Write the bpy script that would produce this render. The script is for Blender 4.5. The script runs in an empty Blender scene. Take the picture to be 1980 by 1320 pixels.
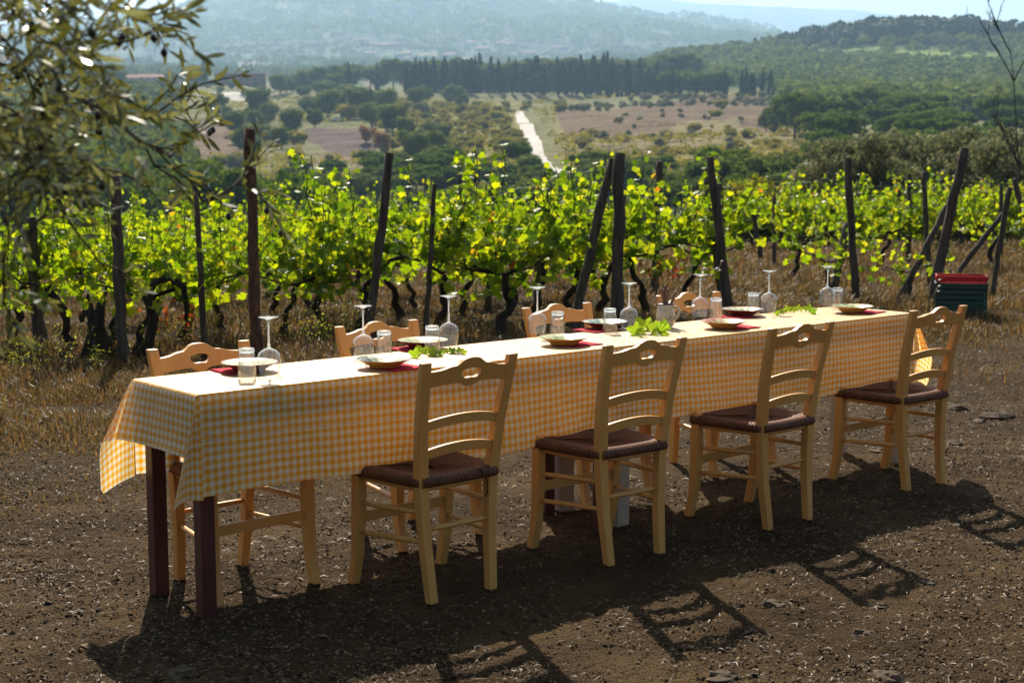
import bpy, math, random
import numpy as np
from mathutils import Vector, Matrix
R = math.radians
sc = bpy.context.scene
# ------------------------------------------------------------------ camera, sky, sun, exposure
F, PITCH, H = 2821.0, 0.1232, 1.61
CP, SP = math.cos(PITCH), math.sin(PITCH)
cam = bpy.data.cameras.new("camera"); camo = bpy.data.objects.new("camera", cam); sc.collection.objects.link(camo)
camo.location = (0, 0, H); camo.rotation_euler = (math.pi/2 - PITCH, 0, 0)
cam.sensor_width = 36.0; cam.lens = 36.0*F/1980.0; cam.clip_start = 0.05; cam.clip_end = 40000
cam.dof.use_dof = True; cam.dof.focus_distance = 6.0; cam.dof.aperture_fstop = 5.6
sc.camera = camo
SUN_EL, SUN_AZ = 0.7077, math.pi - 1.4027      # the sun stands ahead, a little to the left
w = bpy.data.worlds.new("World"); sc.world = w; w.use_nodes = True
nt = w.node_tree; bg = nt.nodes["Background"]
sky = nt.nodes.new("ShaderNodeTexSky"); sky.sky_type = 'NISHITA'; sky.sun_disc = False
sky.sun_elevation = SUN_EL; sky.sun_rotation = R(-9.6); sky.altitude = 300; sky.air_density = 1.0; sky.dust_density = 4.0; sky.ozone_density = 0.4
nt.links.new(sky.outputs[0], bg.inputs[0]); bg.inputs[1].default_value = 0.05
sl = bpy.data.lights.new("sun", 'SUN'); sl.energy = 5.0; sl.angle = R(0.5); sl.color = (1.0, 0.905, 0.75)
so = bpy.data.objects.new("sun", sl); sc.collection.objects.link(so)
sd = Vector((0.1673*math.cos(SUN_EL), -0.9859*math.cos(SUN_EL), -math.sin(SUN_EL)))
so.rotation_euler = sd.to_track_quat('-Z', 'Y').to_euler(); so.location = (-10, 40, 40)
sc.view_settings.view_transform = 'Standard'; sc.view_settings.look = 'None'; sc.view_settings.gamma = 1.0
sc.view_settings.exposure = 1.22
cy = sc.cycles
cy.use_denoising = True; cy.max_bounces = 10; cy.transparent_max_bounces = 24; cy.transmission_bounces = 8
cy.diffuse_bounces = 3; cy.glossy_bounces = 3; cy.volume_bounces = 0; cy.caustics_reflective = False; cy.caustics_refractive = False
cy.sample_clamp_indirect = 6.0; cy.use_adaptive_sampling = True; cy.adaptive_threshold = 0.015
HAZE_DENSITY = 0.00017
rng = np.random.default_rng(7); random.seed(7)

# ------------------------------------------------------------------ helpers
def slope(py):
    v = (py-660.0)/F
    return -(SP+CP*v)/(CP-SP*v)
def at(px, py, Y):                      # world point seen at that pixel at forward distance Y
    t = slope(py)
    return Vector(((px-990.0)/F*Y*(CP-t*SP), Y, H+t*Y))
def onz(px, py, z=0.0):                 # world point of that pixel on a level plane
    return at(px, py, (z-H)/slope(py))
def link(o, parent=None):
    sc.collection.objects.link(o)
    if parent is not None: o.parent = parent
    return o
def tag(o, label=None, cat=None, group=None, kind=None):
    if label: o['label'] = label
    if cat: o['category'] = cat
    if group: o['group'] = group
    if kind: o['kind'] = kind
    return o
def thing(name, label, cat, loc=(0, 0, 0), rz=0.0, group=None, scale=None):
    o = bpy.data.objects.new(name, None); link(o); o.location = loc; o.rotation_euler = (0, 0, rz); o.empty_display_size = 0.1
    if scale: o.scale = scale
    return tag(o, label, cat, group)
class MB:                               # collects vertices and faces for one mesh
    def __init__(s): s.v = []; s.f = []; s.n = 0; s.uv = None; s.mi = []
    def add(s, v, f, mi=0):
        v = np.asarray(v, float); s.v.append(v)
        for a in f: s.f.append([i+s.n for i in a]); s.mi.append(mi)
        s.n += len(v); return s
    def box(s, x0, x1, y0, y1, z0, z1, mi=0, M=None):
        v = np.array([[x, y, z] for z in (z0, z1) for y in (y0, y1) for x in (x0, x1)], float)
        if M is not None: v = np.array([M @ Vector(p) for p in v])
        return s.add(v, [(0,2,3,1),(4,5,7,6),(0,1,5,4),(2,6,7,3),(0,4,6,2),(1,3,7,5)], mi)
    def tube(s, pts, rad, n=8, mi=0, cap=True, wob=0.0, sq=None, seed=0):
        v, f = tube_np(pts, rad, n, cap, wob, sq, seed); return s.add(v, f, mi)
    def lathe(s, prof, n=24, mi=0, c=(0, 0, 0), capb=False, capt=False):
        m = len(prof); a = np.linspace(0, 2*np.pi, n, endpoint=False)
        v = np.array([[c[0]+r*math.cos(t), c[1]+r*math.sin(t), c[2]+z] for r, z in prof for t in a])
        f = [(i*n+j, i*n+(j+1) % n, (i+1)*n+(j+1) % n, (i+1)*n+j) for i in range(m-1) for j in range(n)]
        if capb: f.append(tuple(reversed(range(n))))
        if capt: f.append(tuple(range((m-1)*n, m*n)))
        return s.add(v, f, mi)
    def build(s, name, mats, parent=None, smooth=True, bevel=0.0):
        v = np.concatenate(s.v) if s.v else np.zeros((0, 3))
        o = mesh_obj(name, v, s.f, mats, parent, smooth, s.mi if any(s.mi) else None)
        if bevel:
            b = o.modifiers.new("bevel", 'BEVEL'); b.width = bevel; b.segments = 2; b.limit_method = 'ANGLE'; b.angle_limit = R(40)
            b.harden_normals = False
        return o
def tube_np(pts, rad, n=8, cap=True, wob=0.0, sq=None, seed=0):
    P = np.asarray([tuple(p) for p in pts], float); m = len(P)
    rad = np.full(m, rad, float) if np.isscalar(rad) else np.asarray(rad, float)
    T = np.gradient(P, axis=0); T /= np.linalg.norm(T, axis=1)[:, None]+1e-9
    ref = np.array([0., 0, 1.]) if abs(T[0][2]) < 0.9 else np.array([1., 0, 0])
    U = np.cross(T[0], ref); U /= np.linalg.norm(U)
    V = []; g = np.random.default_rng(seed)
    a = np.linspace(0, 2*np.pi, n, endpoint=False)
    for i in range(m):
        U = U-T[i]*np.dot(U, T[i]); U /= np.linalg.norm(U); W = np.cross(T[i], U)
        r = rad[i]*(1+wob*g.uniform(-1, 1, n)) if wob else np.full(n, rad[i])
        V.append(P[i]+(np.cos(a)*r)[:, None]*U+(np.sin(a)*r)[:, None]*W)
    f = [(i*n+j, i*n+(j+1) % n, (i+1)*n+(j+1) % n, (i+1)*n+j) for i in range(m-1) for j in range(n)]
    if cap: f += [tuple(reversed(range(n))), tuple(range((m-1)*n, m*n))]
    return np.concatenate(V), f
def mesh_obj(name, v, f, mats, parent=None, smooth=True, mi=None, uv=None):
    me = bpy.data.meshes.new(name)
    if isinstance(f, np.ndarray):       # regular array of faces: fast path
        k = f.shape[1]
        me.vertices.add(len(v)); me.vertices.foreach_set("co", np.asarray(v, np.float32).ravel())
        me.loops.add(f.size); me.loops.foreach_set("vertex_index", f.astype(np.int32).ravel())
        me.polygons.add(len(f)); me.polygons.foreach_set("loop_start", np.arange(0, f.size, k, dtype=np.int32))
        me.update(calc_edges=True); me.validate()
    else:
        me.from_pydata([tuple(p) for p in v], [], [tuple(a) for a in f]); me.update()
    for m in (mats if isinstance(mats, (list, tuple)) else [mats]): me.materials.append(m)
    if mi is not None: me.polygons.foreach_set("material_index", np.asarray(mi, np.int32))
    me.polygons.foreach_set("use_smooth", np.full(len(me.polygons), smooth))
    if uv is not None:
        l = me.uv_layers.new(name="UVMap"); idx = np.zeros(len(me.loops), np.int32); me.loops.foreach_get("vertex_index", idx)
        l.data.foreach_set("uv", np.asarray(uv, np.float32)[idx].ravel())
    return link(bpy.data.objects.new(name, me), parent)
def kids(o): return [c for c in sc.objects if c.parent == o]
def copy_tree(o, parent=None, _k=None):
    c = o.copy(); sc.collection.objects.link(c)
    if parent is not None: c.parent = parent
    for ch in KID.get(o.name, []): copy_tree(ch, c)
    return c
KID = {}
def freeze(o):                          # remember the tree of a prototype before it is copied
    ks = list(o.children); KID[o.name] = ks
    for k in ks: freeze(k)
    return o

# value noise (numpy) for terrain and ground
def vnoise(x, y, seed=0):
    xi = np.floor(x).astype(np.int64); yi = np.floor(y).astype(np.int64); fx = x-xi; fy = y-yi
    fx = fx*fx*(3-2*fx); fy = fy*fy*(3-2*fy)
    def h(a, b):
        n = (a*374761393+b*668265263+seed*982451653) & 0x7fffffff
        n = ((n ^ (n >> 13))*1274126177) & 0x7fffffff
        return ((n ^ (n >> 16)) & 0xffff)/65535.0
    return (h(xi, yi)*(1-fx)+h(xi+1, yi)*fx)*(1-fy)+(h(xi, yi+1)*(1-fx)+h(xi+1, yi+1)*fx)*fy
def fbm(x, y, o=4, seed=0):
    s = 0; a = 0.5
    for i in range(o): s = s+a*(vnoise(x*2**i, y*2**i, seed+i)-0.5); a *= 0.5
    return s

# ------------------------------------------------------------------ materials
def mat(name, base=(0.5, 0.5, 0.5), rough=0.6, spec=0.5):
    m = bpy.data.materials.new(name); m.use_nodes = True
    b = m.node_tree.nodes["Principled BSDF"]
    b.inputs["Base Color"].default_value = (*base, 1); b.inputs["Roughness"].default_value = rough
    b.inputs["Specular IOR Level"].default_value = spec
    return m
def N(m, t, **kw):
    n = m.node_tree.nodes.new(t)
    for k, v in kw.items():
        if k in n.inputs: n.inputs[k].default_value = v
        else: setattr(n, k, v)
    return n
def L(m, a, b): m.node_tree.links.new(a, b)
def P(m): return m.node_tree.nodes["Principled BSDF"]
def ramp(m, fac, stops):
    r = N(m, "ShaderNodeValToRGB"); L(m, fac, r.inputs[0]); e = r.color_ramp.elements
    while len(e) < len(stops): e.new(0.5)
    for k, (p, c) in zip(e, stops): k.position = p; k.color = (*c, 1)
    return r.outputs[0]
def bump(m, h, s=0.3, d=0.01):
    b = N(m, "ShaderNodeBump", Strength=s, Distance=d); L(m, h, b.inputs["Height"]); L(m, b.outputs[0], P(m).inputs["Normal"]); return b
def coord(m, out="Object", scale=(1, 1, 1)):
    t = N(m, "ShaderNodeTexCoord"); mp = N(m, "ShaderNodeMapping"); mp.inputs["Scale"].default_value = scale
    L(m, t.outputs[out], mp.inputs[0]); return mp.outputs[0]
def noise(m, vec, scale=5, detail=4, rough=0.55):
    n = N(m, "ShaderNodeTexNoise"); n.inputs["Scale"].default_value = scale; n.inputs["Detail"].default_value = detail; n.inputs["Roughness"].default_value = rough
    if vec is not None: L(m, vec, n.inputs["Vector"])
    return n.outputs["Fac"]
def mathn(m, op, a, b=None):
    n = N(m, "ShaderNodeMath", operation=op)
    for i, x in enumerate((a, b)):
        if x is None: continue
        if isinstance(x, (int, float)): n.inputs[i].default_value = x
        else: L(m, x, n.inputs[i])
    return n.outputs[0]
def foliage(name, cols, trans=0.35, tcol=None, rough=0.55, spec=0.3, objvar=0.0, nscale=0.0):
    """leaf material: every leaf (mesh island) takes its own colour from the ramp; part of the light passes through"""
    m = mat(name, cols[0], rough, spec); nd = m.node_tree
    g = N(m, "ShaderNodeNewGeometry"); fac = g.outputs["Random Per Island"]
    if objvar:
        oi = N(m, "ShaderNodeObjectInfo")
        fac = mathn(m, 'ADD', mathn(m, 'MULTIPLY', fac, 1-objvar), mathn(m, 'MULTIPLY', oi.outputs["Random"], objvar))
    c = ramp(m, fac, [(i/(len(cols)-1)*0.98, cc) for i, cc in enumerate(cols)] if len(cols) > 1 else [(0, cols[0]), (1, cols[0])])
    L(m, c, P(m).inputs["Base Color"])
    if trans > 0:
        tr = N(m, "ShaderNodeBsdfTranslucent"); mx = N(m, "ShaderNodeMixShader"); mx.inputs[0].default_value = trans
        mul = N(m, "ShaderNodeMix", data_type='RGBA', blend_type='MULTIPLY'); mul.inputs[0].default_value = 1.0
        L(m, c, mul.inputs[6]); mul.inputs[7].default_value = (*(tcol or (1.3, 1.3, 1.0)), 1)
        L(m, mul.outputs[2], tr.inputs[0]); L(m, P(m).outputs[0], mx.inputs[1]); L(m, tr.outputs[0], mx.inputs[2])
        L(m, mx.outputs[0], nd.nodes["Material Output"].inputs[0])
    return m
def bark(name, a, b, sc_=14, stretch=(1, 1, 0.15)):
    m = mat(name, a, 0.9, 0.15); v = coord(m, "Object", stretch); n = noise(m, v, sc_, 6, 0.7)
    L(m, ramp(m, n, [(0.3, a), (0.68, b)]), P(m).inputs["Base Color"]); bump(m, n, 0.9, 0.012); return m

M = {}
def wood_mat(name, a, b, rough=0.38):
    m = mat(name, a, rough, 0.45); oi = N(m, "ShaderNodeObjectInfo"); t = N(m, "ShaderNodeTexCoord")
    ad = N(m, "ShaderNodeVectorMath", operation='ADD'); L(m, t.outputs["Object"], ad.inputs[0]); L(m, oi.outputs["Random"], ad.inputs[1])
    mp = N(m, "ShaderNodeMapping"); mp.inputs["Scale"].default_value = (9, 9, 1.6); L(m, ad.outputs[0], mp.inputs[0])
    n = noise(m, mp.outputs[0], 4, 5, 0.6); wv = N(m, "ShaderNodeTexWave"); wv.inputs["Scale"].default_value = 2.2; wv.inputs["Distortion"].default_value = 5
    L(m, mp.outputs[0], wv.inputs[0]); mixf = mathn(m, 'ADD', mathn(m, 'ADD', mathn(m, 'MULTIPLY', n, 0.75), mathn(m, 'MULTIPLY', wv.outputs["Fac"], 0.15)), mathn(m, 'MULTIPLY', mathn(m, 'SUBTRACT', oi.outputs["Random"], 0.35), 0.35))
    L(m, ramp(m, mixf, [(0.2, a), (0.75, b)]), P(m).inputs["Base Color"]); bump(m, n, 0.08, 0.002); return m
M['beech'] = wood_mat("varnished_beech", (0.62, 0.285, 0.068), (0.72, 0.37, 0.10))
M['darkred'] = wood_mat("dark_red_painted_wood", (0.060, 0.016, 0.012), (0.10, 0.026, 0.018), 0.45)
def chips_of_paint(m, col_, lo=0.66):
    b = P(m).inputs["Base Color"]; old = b.links[0].from_socket; n = noise(m, coord(m), 38, 6, 0.75); t_ = mathn(m, 'GREATER_THAN', n, lo)
    x = N(m, "ShaderNodeMix", data_type='RGBA'); L(m, t_, x.inputs[0]); L(m, old, x.inputs[6]); x.inputs[7].default_value = (*col_, 1); L(m, x.outputs[2], b)
chips_of_paint(M['darkred'], (0.16, 0.10, 0.06))
M['whitewash'] = wood_mat("weathered_pale_wood", (0.30, 0.22, 0.14), (0.50, 0.42, 0.32), 0.8)
M['tabletop'] = wood_mat("table_planks", (0.20, 0.12, 0.07), (0.28, 0.18, 0.10), 0.6)
# rush seat: ridges from the UV map (U runs along the rail)
m = mat("woven_rush", (0.12, 0.06, 0.03), 0.6, 0.3); uv = N(m, "ShaderNodeTexCoord").outputs["UV"]
wv = N(m, "ShaderNodeTexWave", bands_direction='X'); wv.inputs["Scale"].default_value = 24; wv.inputs["Distortion"].default_value = 1.6; wv.inputs["Detail"].default_value = 2; wv.inputs["Detail Scale"].default_value = 1.5
L(m, uv, wv.inputs[0]); nn = noise(m, uv, 26, 4)
f_ = mathn(m, 'ADD', mathn(m, 'MULTIPLY', wv.outputs["Fac"], 0.55), mathn(m, 'MULTIPLY', nn, 0.5))
L(m, ramp(m, f_, [(0.2, (0.045, 0.016, 0.006)), (0.55, (0.15, 0.048, 0.018)), (0.85, (0.26, 0.10, 0.04))]), P(m).inputs["Base Color"]); bump(m, wv.outputs["Fac"], 0.9, 0.006); M['rush'] = m
# gingham tablecloth
m = mat("yellow_gingham_cotton", (0.9, 0.9, 0.85), 0.5, 1.0); uvs = N(m, "ShaderNodeSeparateXYZ"); L(m, N(m, "ShaderNodeTexCoord").outputs["UV"], uvs.inputs[0])
def stripe(o):
    x = mathn(m, 'FRACT', mathn(m, 'DIVIDE', o, 0.0300)); return mathn(m, 'SMOOTH_MIN', 1.0, mathn(m, 'GREATER_THAN', x, 0.5)) if False else mathn(m, 'GREATER_THAN', x, 0.5)
sfac = mathn(m, 'MULTIPLY', mathn(m, 'ADD', stripe(uvs.outputs[0]), stripe(uvs.outputs[1])), 0.5)
c_ = ramp(m, sfac, [(0.0, (0.92, 0.86, 0.76)), (0.5, (0.93, 0.65, 0.21)), (1.0, (0.94, 0.42, 0.008))])
wn = noise(m, N(m, "ShaderNodeTexCoord").outputs["UV"], 900, 2)
L(m, c_, P(m).inputs["Base Color"]); 
cr = noise(m, N(m, "ShaderNodeTexCoord").outputs["UV"], 6, 6, 0.6)
def crease(o, per, off): x = mathn(m, 'FRACT', mathn(m, 'DIVIDE', mathn(m, 'ADD', o, off), per)); return mathn(m, 'SUBTRACT', 1.0, mathn(m, 'MINIMUM', mathn(m, 'MULTIPLY', mathn(m, 'ABSOLUTE', mathn(m, 'SUBTRACT', x, 0.5)), per/0.006), 1.0))
crs = mathn(m, 'ADD', crease(uvs.outputs[0], 0.62, 0.1), crease(uvs.outputs[1], 0.31, 0.33))
bump(m, mathn(m, 'ADD', cr, mathn(m, 'MULTIPLY', crs, 0.10)), 0.6, 0.03)
tr = N(m, "ShaderNodeBsdfTranslucent"); L(m, c_, tr.inputs[0]); mx = N(m, "ShaderNodeMixShader"); mx.inputs[0].default_value = 0.44
L(m, P(m).outputs[0], mx.inputs[1]); L(m, tr.outputs[0], mx.inputs[2]); L(m, mx.outputs[0], m.node_tree.nodes["Material Output"].inputs[0]); M['cloth'] = m
# glass: thin walls (bowls) and solid glass (stems, bases)
m = mat("thin_clear_glass"); nd = m.node_tree; nd.nodes.remove(P(m))
tp = N(m, "ShaderNodeBsdfTransparent"); tp.inputs[0].default_value = (0.985, 0.99, 0.99, 1); gl = N(m, "ShaderNodeBsdfGlossy"); gl.inputs["Roughness"].default_value = 0.0
fr = N(m, "ShaderNodeLayerWeight"); fr.inputs[0].default_value = 0.5; mx = N(m, "ShaderNodeMixShader"); L(m, mathn(m, 'ADD', mathn(m, 'MULTIPLY', mathn(m, 'POWER', fr.outputs["Facing"], 2.6), 0.85), 0.09), mx.inputs[0])
L(m, tp.outputs[0], mx.inputs[1]); L(m, gl.outputs[0], mx.inputs[2])
trl = N(m, "ShaderNodeBsdfTranslucent"); trl.inputs[0].default_value = (0.9, 0.93, 0.96, 1); m2 = N(m, "ShaderNodeMixShader"); m2.inputs[0].default_value = 0.018; L(m, mx.outputs[0], m2.inputs[1]); L(m, trl.outputs[0], m2.inputs[2]); L(m, m2.outputs[0], nd.nodes["Material Output"].inputs[0]); M['thin'] = m
m = mat("solid_clear_glass"); nd = m.node_tree; nd.nodes.remove(P(m)); g_ = N(m, "ShaderNodeBsdfGlass", IOR=1.45); g_.inputs["Roughness"].default_value = 0.015
tp = N(m, "ShaderNodeBsdfTransparent"); mx = N(m, "ShaderNodeMixShader"); mx.inputs[0].default_value = 0.30
L(m, g_.outputs[0], mx.inputs[1]); L(m, tp.outputs[0], mx.inputs[2])
trl = N(m, "ShaderNodeBsdfTranslucent"); trl.inputs[0].default_value = (0.9, 0.93, 0.96, 1); m2 = N(m, "ShaderNodeMixShader"); m2.inputs[0].default_value = 0.16; L(m, mx.outputs[0], m2.inputs[1]); L(m, trl.outputs[0], m2.inputs[2]); L(m, m2.outputs[0], nd.nodes["Material Output"].inputs[0]); M['solid'] = m
m = mat("red_paper_napkin", (0.50, 0.035, 0.055), 0.9, 0.1); M['napkin'] = m
def plate_in(name, a, b, rim, centre):
    m = mat(name, a, 0.32, 0.4); s = N(m, "ShaderNodeSeparateXYZ"); L(m, N(m, "ShaderNodeTexCoord").outputs["Object"], s.inputs[0])
    rr = mathn(m, 'POWER', mathn(m, 'ADD', mathn(m, 'POWER', s.outputs[0], 2.0), mathn(m, 'POWER', s.outputs[1], 2.0)), 0.5)
    an = mathn(m, 'ARCTAN2', s.outputs[1], s.outputs[0])
    seg = mathn(m, 'SINE', mathn(m, 'MULTIPLY', an, 14.0)); seg2 = mathn(m, 'SINE', mathn(m, 'ADD', mathn(m, 'MULTIPLY', an, 3.0), mathn(m, 'MULTIPLY', rr, 60.0)))
    f = mathn(m, 'ADD', mathn(m, 'MULTIPLY', seg, 0.25), mathn(m, 'ADD', mathn(m, 'MULTIPLY', seg2, 0.25), 0.5))
    body = ramp(m, f, [(0.25, a), (0.55, tuple(0.5*(x+y) for x, y in zip(a, b))), (0.8, b)])
    mx = N(m, "ShaderNodeMix", data_type='RGBA'); L(m, mathn(m, 'LESS_THAN', rr, 0.052), mx.inputs[0]); L(m, body, mx.inputs[6]); mx.inputs[7].default_value = (*centre, 1)
    m2 = N(m, "ShaderNodeMix", data_type='RGBA'); L(m, mathn(m, 'GREATER_THAN', rr, 0.101), m2.inputs[0]); L(m, mx.outputs[2], m2.inputs[6]); m2.inputs[7].default_value = (*rim, 1)
    L(m, m2.outputs[2], P(m).inputs["Base Color"]); return m
m = mat("cream_glazed_ceramic", (0.50, 0.46, 0.38), 0.25, 0.5); n = noise(m, coord(m), 30, 5); L(m, ramp(m, n, [(0.3, (0.42, 0.38, 0.30)), (0.6, (0.58, 0.54, 0.46))]), P(m).inputs["Base Color"]); M['cream'] = m
M['inkblue'] = mat("dark_blue_glaze", (0.03, 0.04, 0.07), 0.3)
M['knifewood'] = wood_mat("worn_knife_handle_wood", (0.10, 0.05, 0.03), (0.24, 0.13, 0.08), 0.6)
M['steel'] = mat("steel", (0.55, 0.55, 0.56), 0.25); P(M['steel']).inputs["Metallic"].default_value = 1.0
M['vineleaf'] = foliage("vine_leaf", [(0.0465, 0.0979, 0.0060), (0.1023, 0.1854, 0.0060), (0.1674, 0.2575, 0.0060), (0.2418, 0.3245, 0.0070), (0.3534, 0.3811, 0.0100), (0.3906, 0.3708, 0.0200), (0.4185, 0.1030, 0.0200)], 0.52, (1.65, 1.55, 0.8), 0.42, 0.3)
e = [n for n in M['vineleaf'].node_tree.nodes if n.type == 'VALTORGB'][0].color_ramp.elements
for k, p_ in zip(e, (0, .2, .45, .72, .93, .982, .996)): k.position = p_
M['sprig'] = foliage("picked_vine_leaf", [(0.10, 0.22, 0.02), (0.22, 0.34, 0.02), (0.30, 0.38, 0.03)], 0.5, (1.5, 1.5, 1.0), 0.4, 0.35)
M['oliveleaf'] = foliage("olive_leaf", [(0.0550, 0.0651, 0.0187), (0.1000, 0.1103, 0.0357), (0.1600, 0.1628, 0.0680), (0.2700, 0.2940, 0.1785)], 0.30, (1.3, 1.2, 0.6), 0.33, 0.5)
M['vinewood'] = bark("old_vine_wood", (0.012, 0.009, 0.007), (0.06, 0.042, 0.028), 22)
M['olivewood'] = bark("olive_bark", (0.03, 0.022, 0.014), (0.10, 0.08, 0.055), 20)
M['postwood'] = bark("weathered_post_wood", (0.025, 0.018, 0.013), (0.15, 0.115, 0.085), 30, (1, 1, 0.08))
M['barkpost'] = bark("chestnut_post_bark", (0.016, 0.007, 0.004), (0.24, 0.12, 0.065), 24, (1, 1, 0.3))
M['cutwood'] = mat("sawn_post_end", (0.42, 0.27, 0.15), 0.8, 0.2)
M['wire'] = mat("galvanised_wire", (0.20, 0.19, 0.17), 0.5); P(M['wire']).inputs["Metallic"].default_value = 0.6
M['treebark'] = bark("tree_bark", (0.03, 0.02, 0.014), (0.10, 0.08, 0.06), 3)
M['cypress'] = foliage("cypress_foliage", [(0.0156, 0.0275, 0.0100), (0.0286, 0.0500, 0.0160), (0.0455, 0.0725, 0.0220)], 0.1, None, 0.7, 0.1, 0.3)
M['pine'] = foliage("umbrella_pine_needles", [(0.0387, 0.0709, 0.0096), (0.0968, 0.1489, 0.0144), (0.1760, 0.2339, 0.0240)], 0.25, None, 0.8, 0.03, 0.3)
M['oak'] = foliage("broadleaf_foliage", [(0.0528, 0.0770, 0.0115), (0.1056, 0.1386, 0.0173), (0.1760, 0.2156, 0.0288)], 0.25, None, 0.8, 0.03, 0.45)
M['scrub'] = foliage("scrub_foliage", [(0.1207, 0.1320, 0.0180), (0.2415, 0.2174, 0.0270), (0.3795, 0.2950, 0.0360)], 0.3, None, 0.8, 0.03, 0.5)
M['silver'] = foliage("distant_olive_foliage", [(0.1215, 0.1350, 0.0675), (0.2025, 0.2093, 0.1148), (0.2835, 0.2700, 0.1620)], 0.25, None, 0.8, 0.03, 0.3)
M['autumn'] = foliage("autumn_foliage", [(0.20, 0.09, 0.03), (0.32, 0.15, 0.04), (0.3, 0.2, 0.06)], 0.3, None, 0.8, 0.03, 0.3)
M['yellowweed'] = foliage("weed_flowers", [(0.10, 0.13, 0.03), (0.20, 0.20, 0.03), (0.55, 0.50, 0.04)], 0.4)
M['redweed'] = foliage("red_bramble_leaves", [(0.35, 0.03, 0.015), (0.45, 0.10, 0.02), (0.16, 0.18, 0.03)], 0.4)
# dry grass and chips
M['drygrass'] = foliage("dry_grass_blades", [(0.0522, 0.0292, 0.0120), (0.0950, 0.0568, 0.0240), (0.1615, 0.0989, 0.0413), (0.0665, 0.0645, 0.0165), (0.2185, 0.1419, 0.0675)], 0.42, (1.4, 1.25, 0.9), 0.55, 0.3)
M['straw'] = foliage("straw_bits", [(0.0319, 0.0171, 0.0063), (0.0684, 0.0388, 0.0153), (0.1551, 0.0932, 0.0383)], 0.0, None, 0.55, 0.25)
M['chips'] = foliage("gravel_chips", [(0.0242, 0.0138, 0.0060), (0.0488, 0.0290, 0.0131), (0.0887, 0.0539, 0.0251), (0.2291, 0.1555, 0.0801)], 0.0, None, 0.8, 0.14)
m = mat("stone", (0.2, 0.18, 0.15), 0.9, 0.1); n = noise(m, coord(m), 40, 6); L(m, ramp(m, n, [(0.3, (0.035, 0.024, 0.015)), (0.7, (0.125, 0.092, 0.062))]), P(m).inputs["Base Color"]); bump(m, n, 0.6, 0.005); M['stone'] = m

# ------------------------------------------------------------------ near ground: one displaced sheet
TU = Vector((math.cos(0.7046), math.sin(0.7046), 0)); TN = Vector((-TU.y, TU.x, 0)); TB = Vector((-1.0799, 4.9549, 0)); TL, TW, TH = 4.20, 0.485, 0.812
GU = np.array([0.80, 0.60]); GN = np.array([-0.60, 0.80]); G0 = np.array([-3.2, 7.3])
def grassd(x, y): return (x-G0[0])*GN[0]+(y-G0[1])*GN[1]+fbm(x*0.9, y*0.9, 3, 5)*1.6   # >0: on the grassy side
def base_z(x, y):                      # the terrace, then the brow of the hill
    r = np.maximum(y-24.0-0.25*np.abs(x), 0)
    return -0.0035*r**2-0.02*r
def ground_z(x, y): 
    d = np.clip(grassd(x, y), 0, 1)
    return base_z(x, y)+fbm(x*1.3, y*1.3, 3, 11)*(0.016+0.07*d*np.clip((y-6)/4, 0, 1))+fbm(x*7, y*7, 4, 12)*0.016
xs = np.concatenate([np.linspace(-45, -5.2, 60), np.linspace(-5, 5, 560), np.linspace(5.2, 45, 60)])
ys = np.concatenate([np.linspace(-6, 2.4, 30), np.linspace(2.5, 12.5, 500), np.linspace(12.7, 20, 60), np.linspace(20.5, 52, 60)])
X, Y = np.meshgrid(xs, ys); fine = ((np.abs(X) < 5.1) & (Y > 2.4) & (Y < 12.6))
Z = ground_z(X, Y)+np.where(fine, fbm(X*34, Y*34, 3, 21)*0.024, 0)
nx, ny = len(xs), len(ys); idx = np.arange(nx*ny).reshape(ny, nx)
q = np.stack([idx[:-1, :-1], idx[:-1, 1:], idx[1:, 1:], idx[1:, :-1]], -1).reshape(-1, 4)
m = mat("gravelly_earth", (0.12, 0.1, 0.08), 0.95, 0.06); v = coord(m, "Object")
n1 = noise(m, v, 1.3, 8, 0.65); n2 = noise(m, v, 55, 5, 0.7); vo = N(m, "ShaderNodeTexVoronoi"); vo.inputs["Scale"].default_value = 85; L(m, v, vo.inputs[0])
f_ = mathn(m, 'ADD', mathn(m, 'MULTIPLY', n1, 0.75), mathn(m, 'MULTIPLY', n2, 0.35))
cg = ramp(m, f_, [(0.3, (0.0156, 0.0088, 0.0033)), (0.52, (0.0403, 0.0243, 0.0102)), (0.72, (0.0855, 0.0535, 0.0233))])
spz = N(m, "ShaderNodeSeparateXYZ"); L(m, v, spz.inputs[0])
gd = mathn(m, 'ADD', mathn(m, 'MULTIPLY', mathn(m, 'ADD', spz.outputs[0], 3.2), -0.6), mathn(m, 'MULTIPLY', mathn(m, 'SUBTRACT', spz.outputs[1], 7.3), 0.8))
gd = mathn(m, 'ADD', gd, mathn(m, 'MULTIPLY', n1, 1.4)); mr = N(m, "ShaderNodeMapRange"); L(m, gd, mr.inputs[0]); mr.inputs[1].default_value = 0.2; mr.inputs[2].default_value = 1.8
cgr = ramp(m, n2, [(0.3, (0.0164, 0.0099, 0.0043)), (0.5, (0.0382, 0.0239, 0.0108)), (0.7, (0.0683, 0.0445, 0.0202))])
mx = N(m, "ShaderNodeMix", data_type='RGBA'); L(m, mr.outputs[0], mx.inputs[0]); L(m, cg, mx.inputs[6]); L(m, cgr, mx.inputs[7]); L(m, mx.outputs[2], P(m).inputs["Base Color"])
bump(m, mathn(m, 'ADD', n2, mathn(m, 'MULTIPLY', vo.outputs["Distance"], 0.6)), 0.9, 0.012)
ground = mesh_obj("ground", np.stack([X, Y, Z], -1).reshape(-1, 3), q, m); tag(ground, kind='structure')

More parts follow.
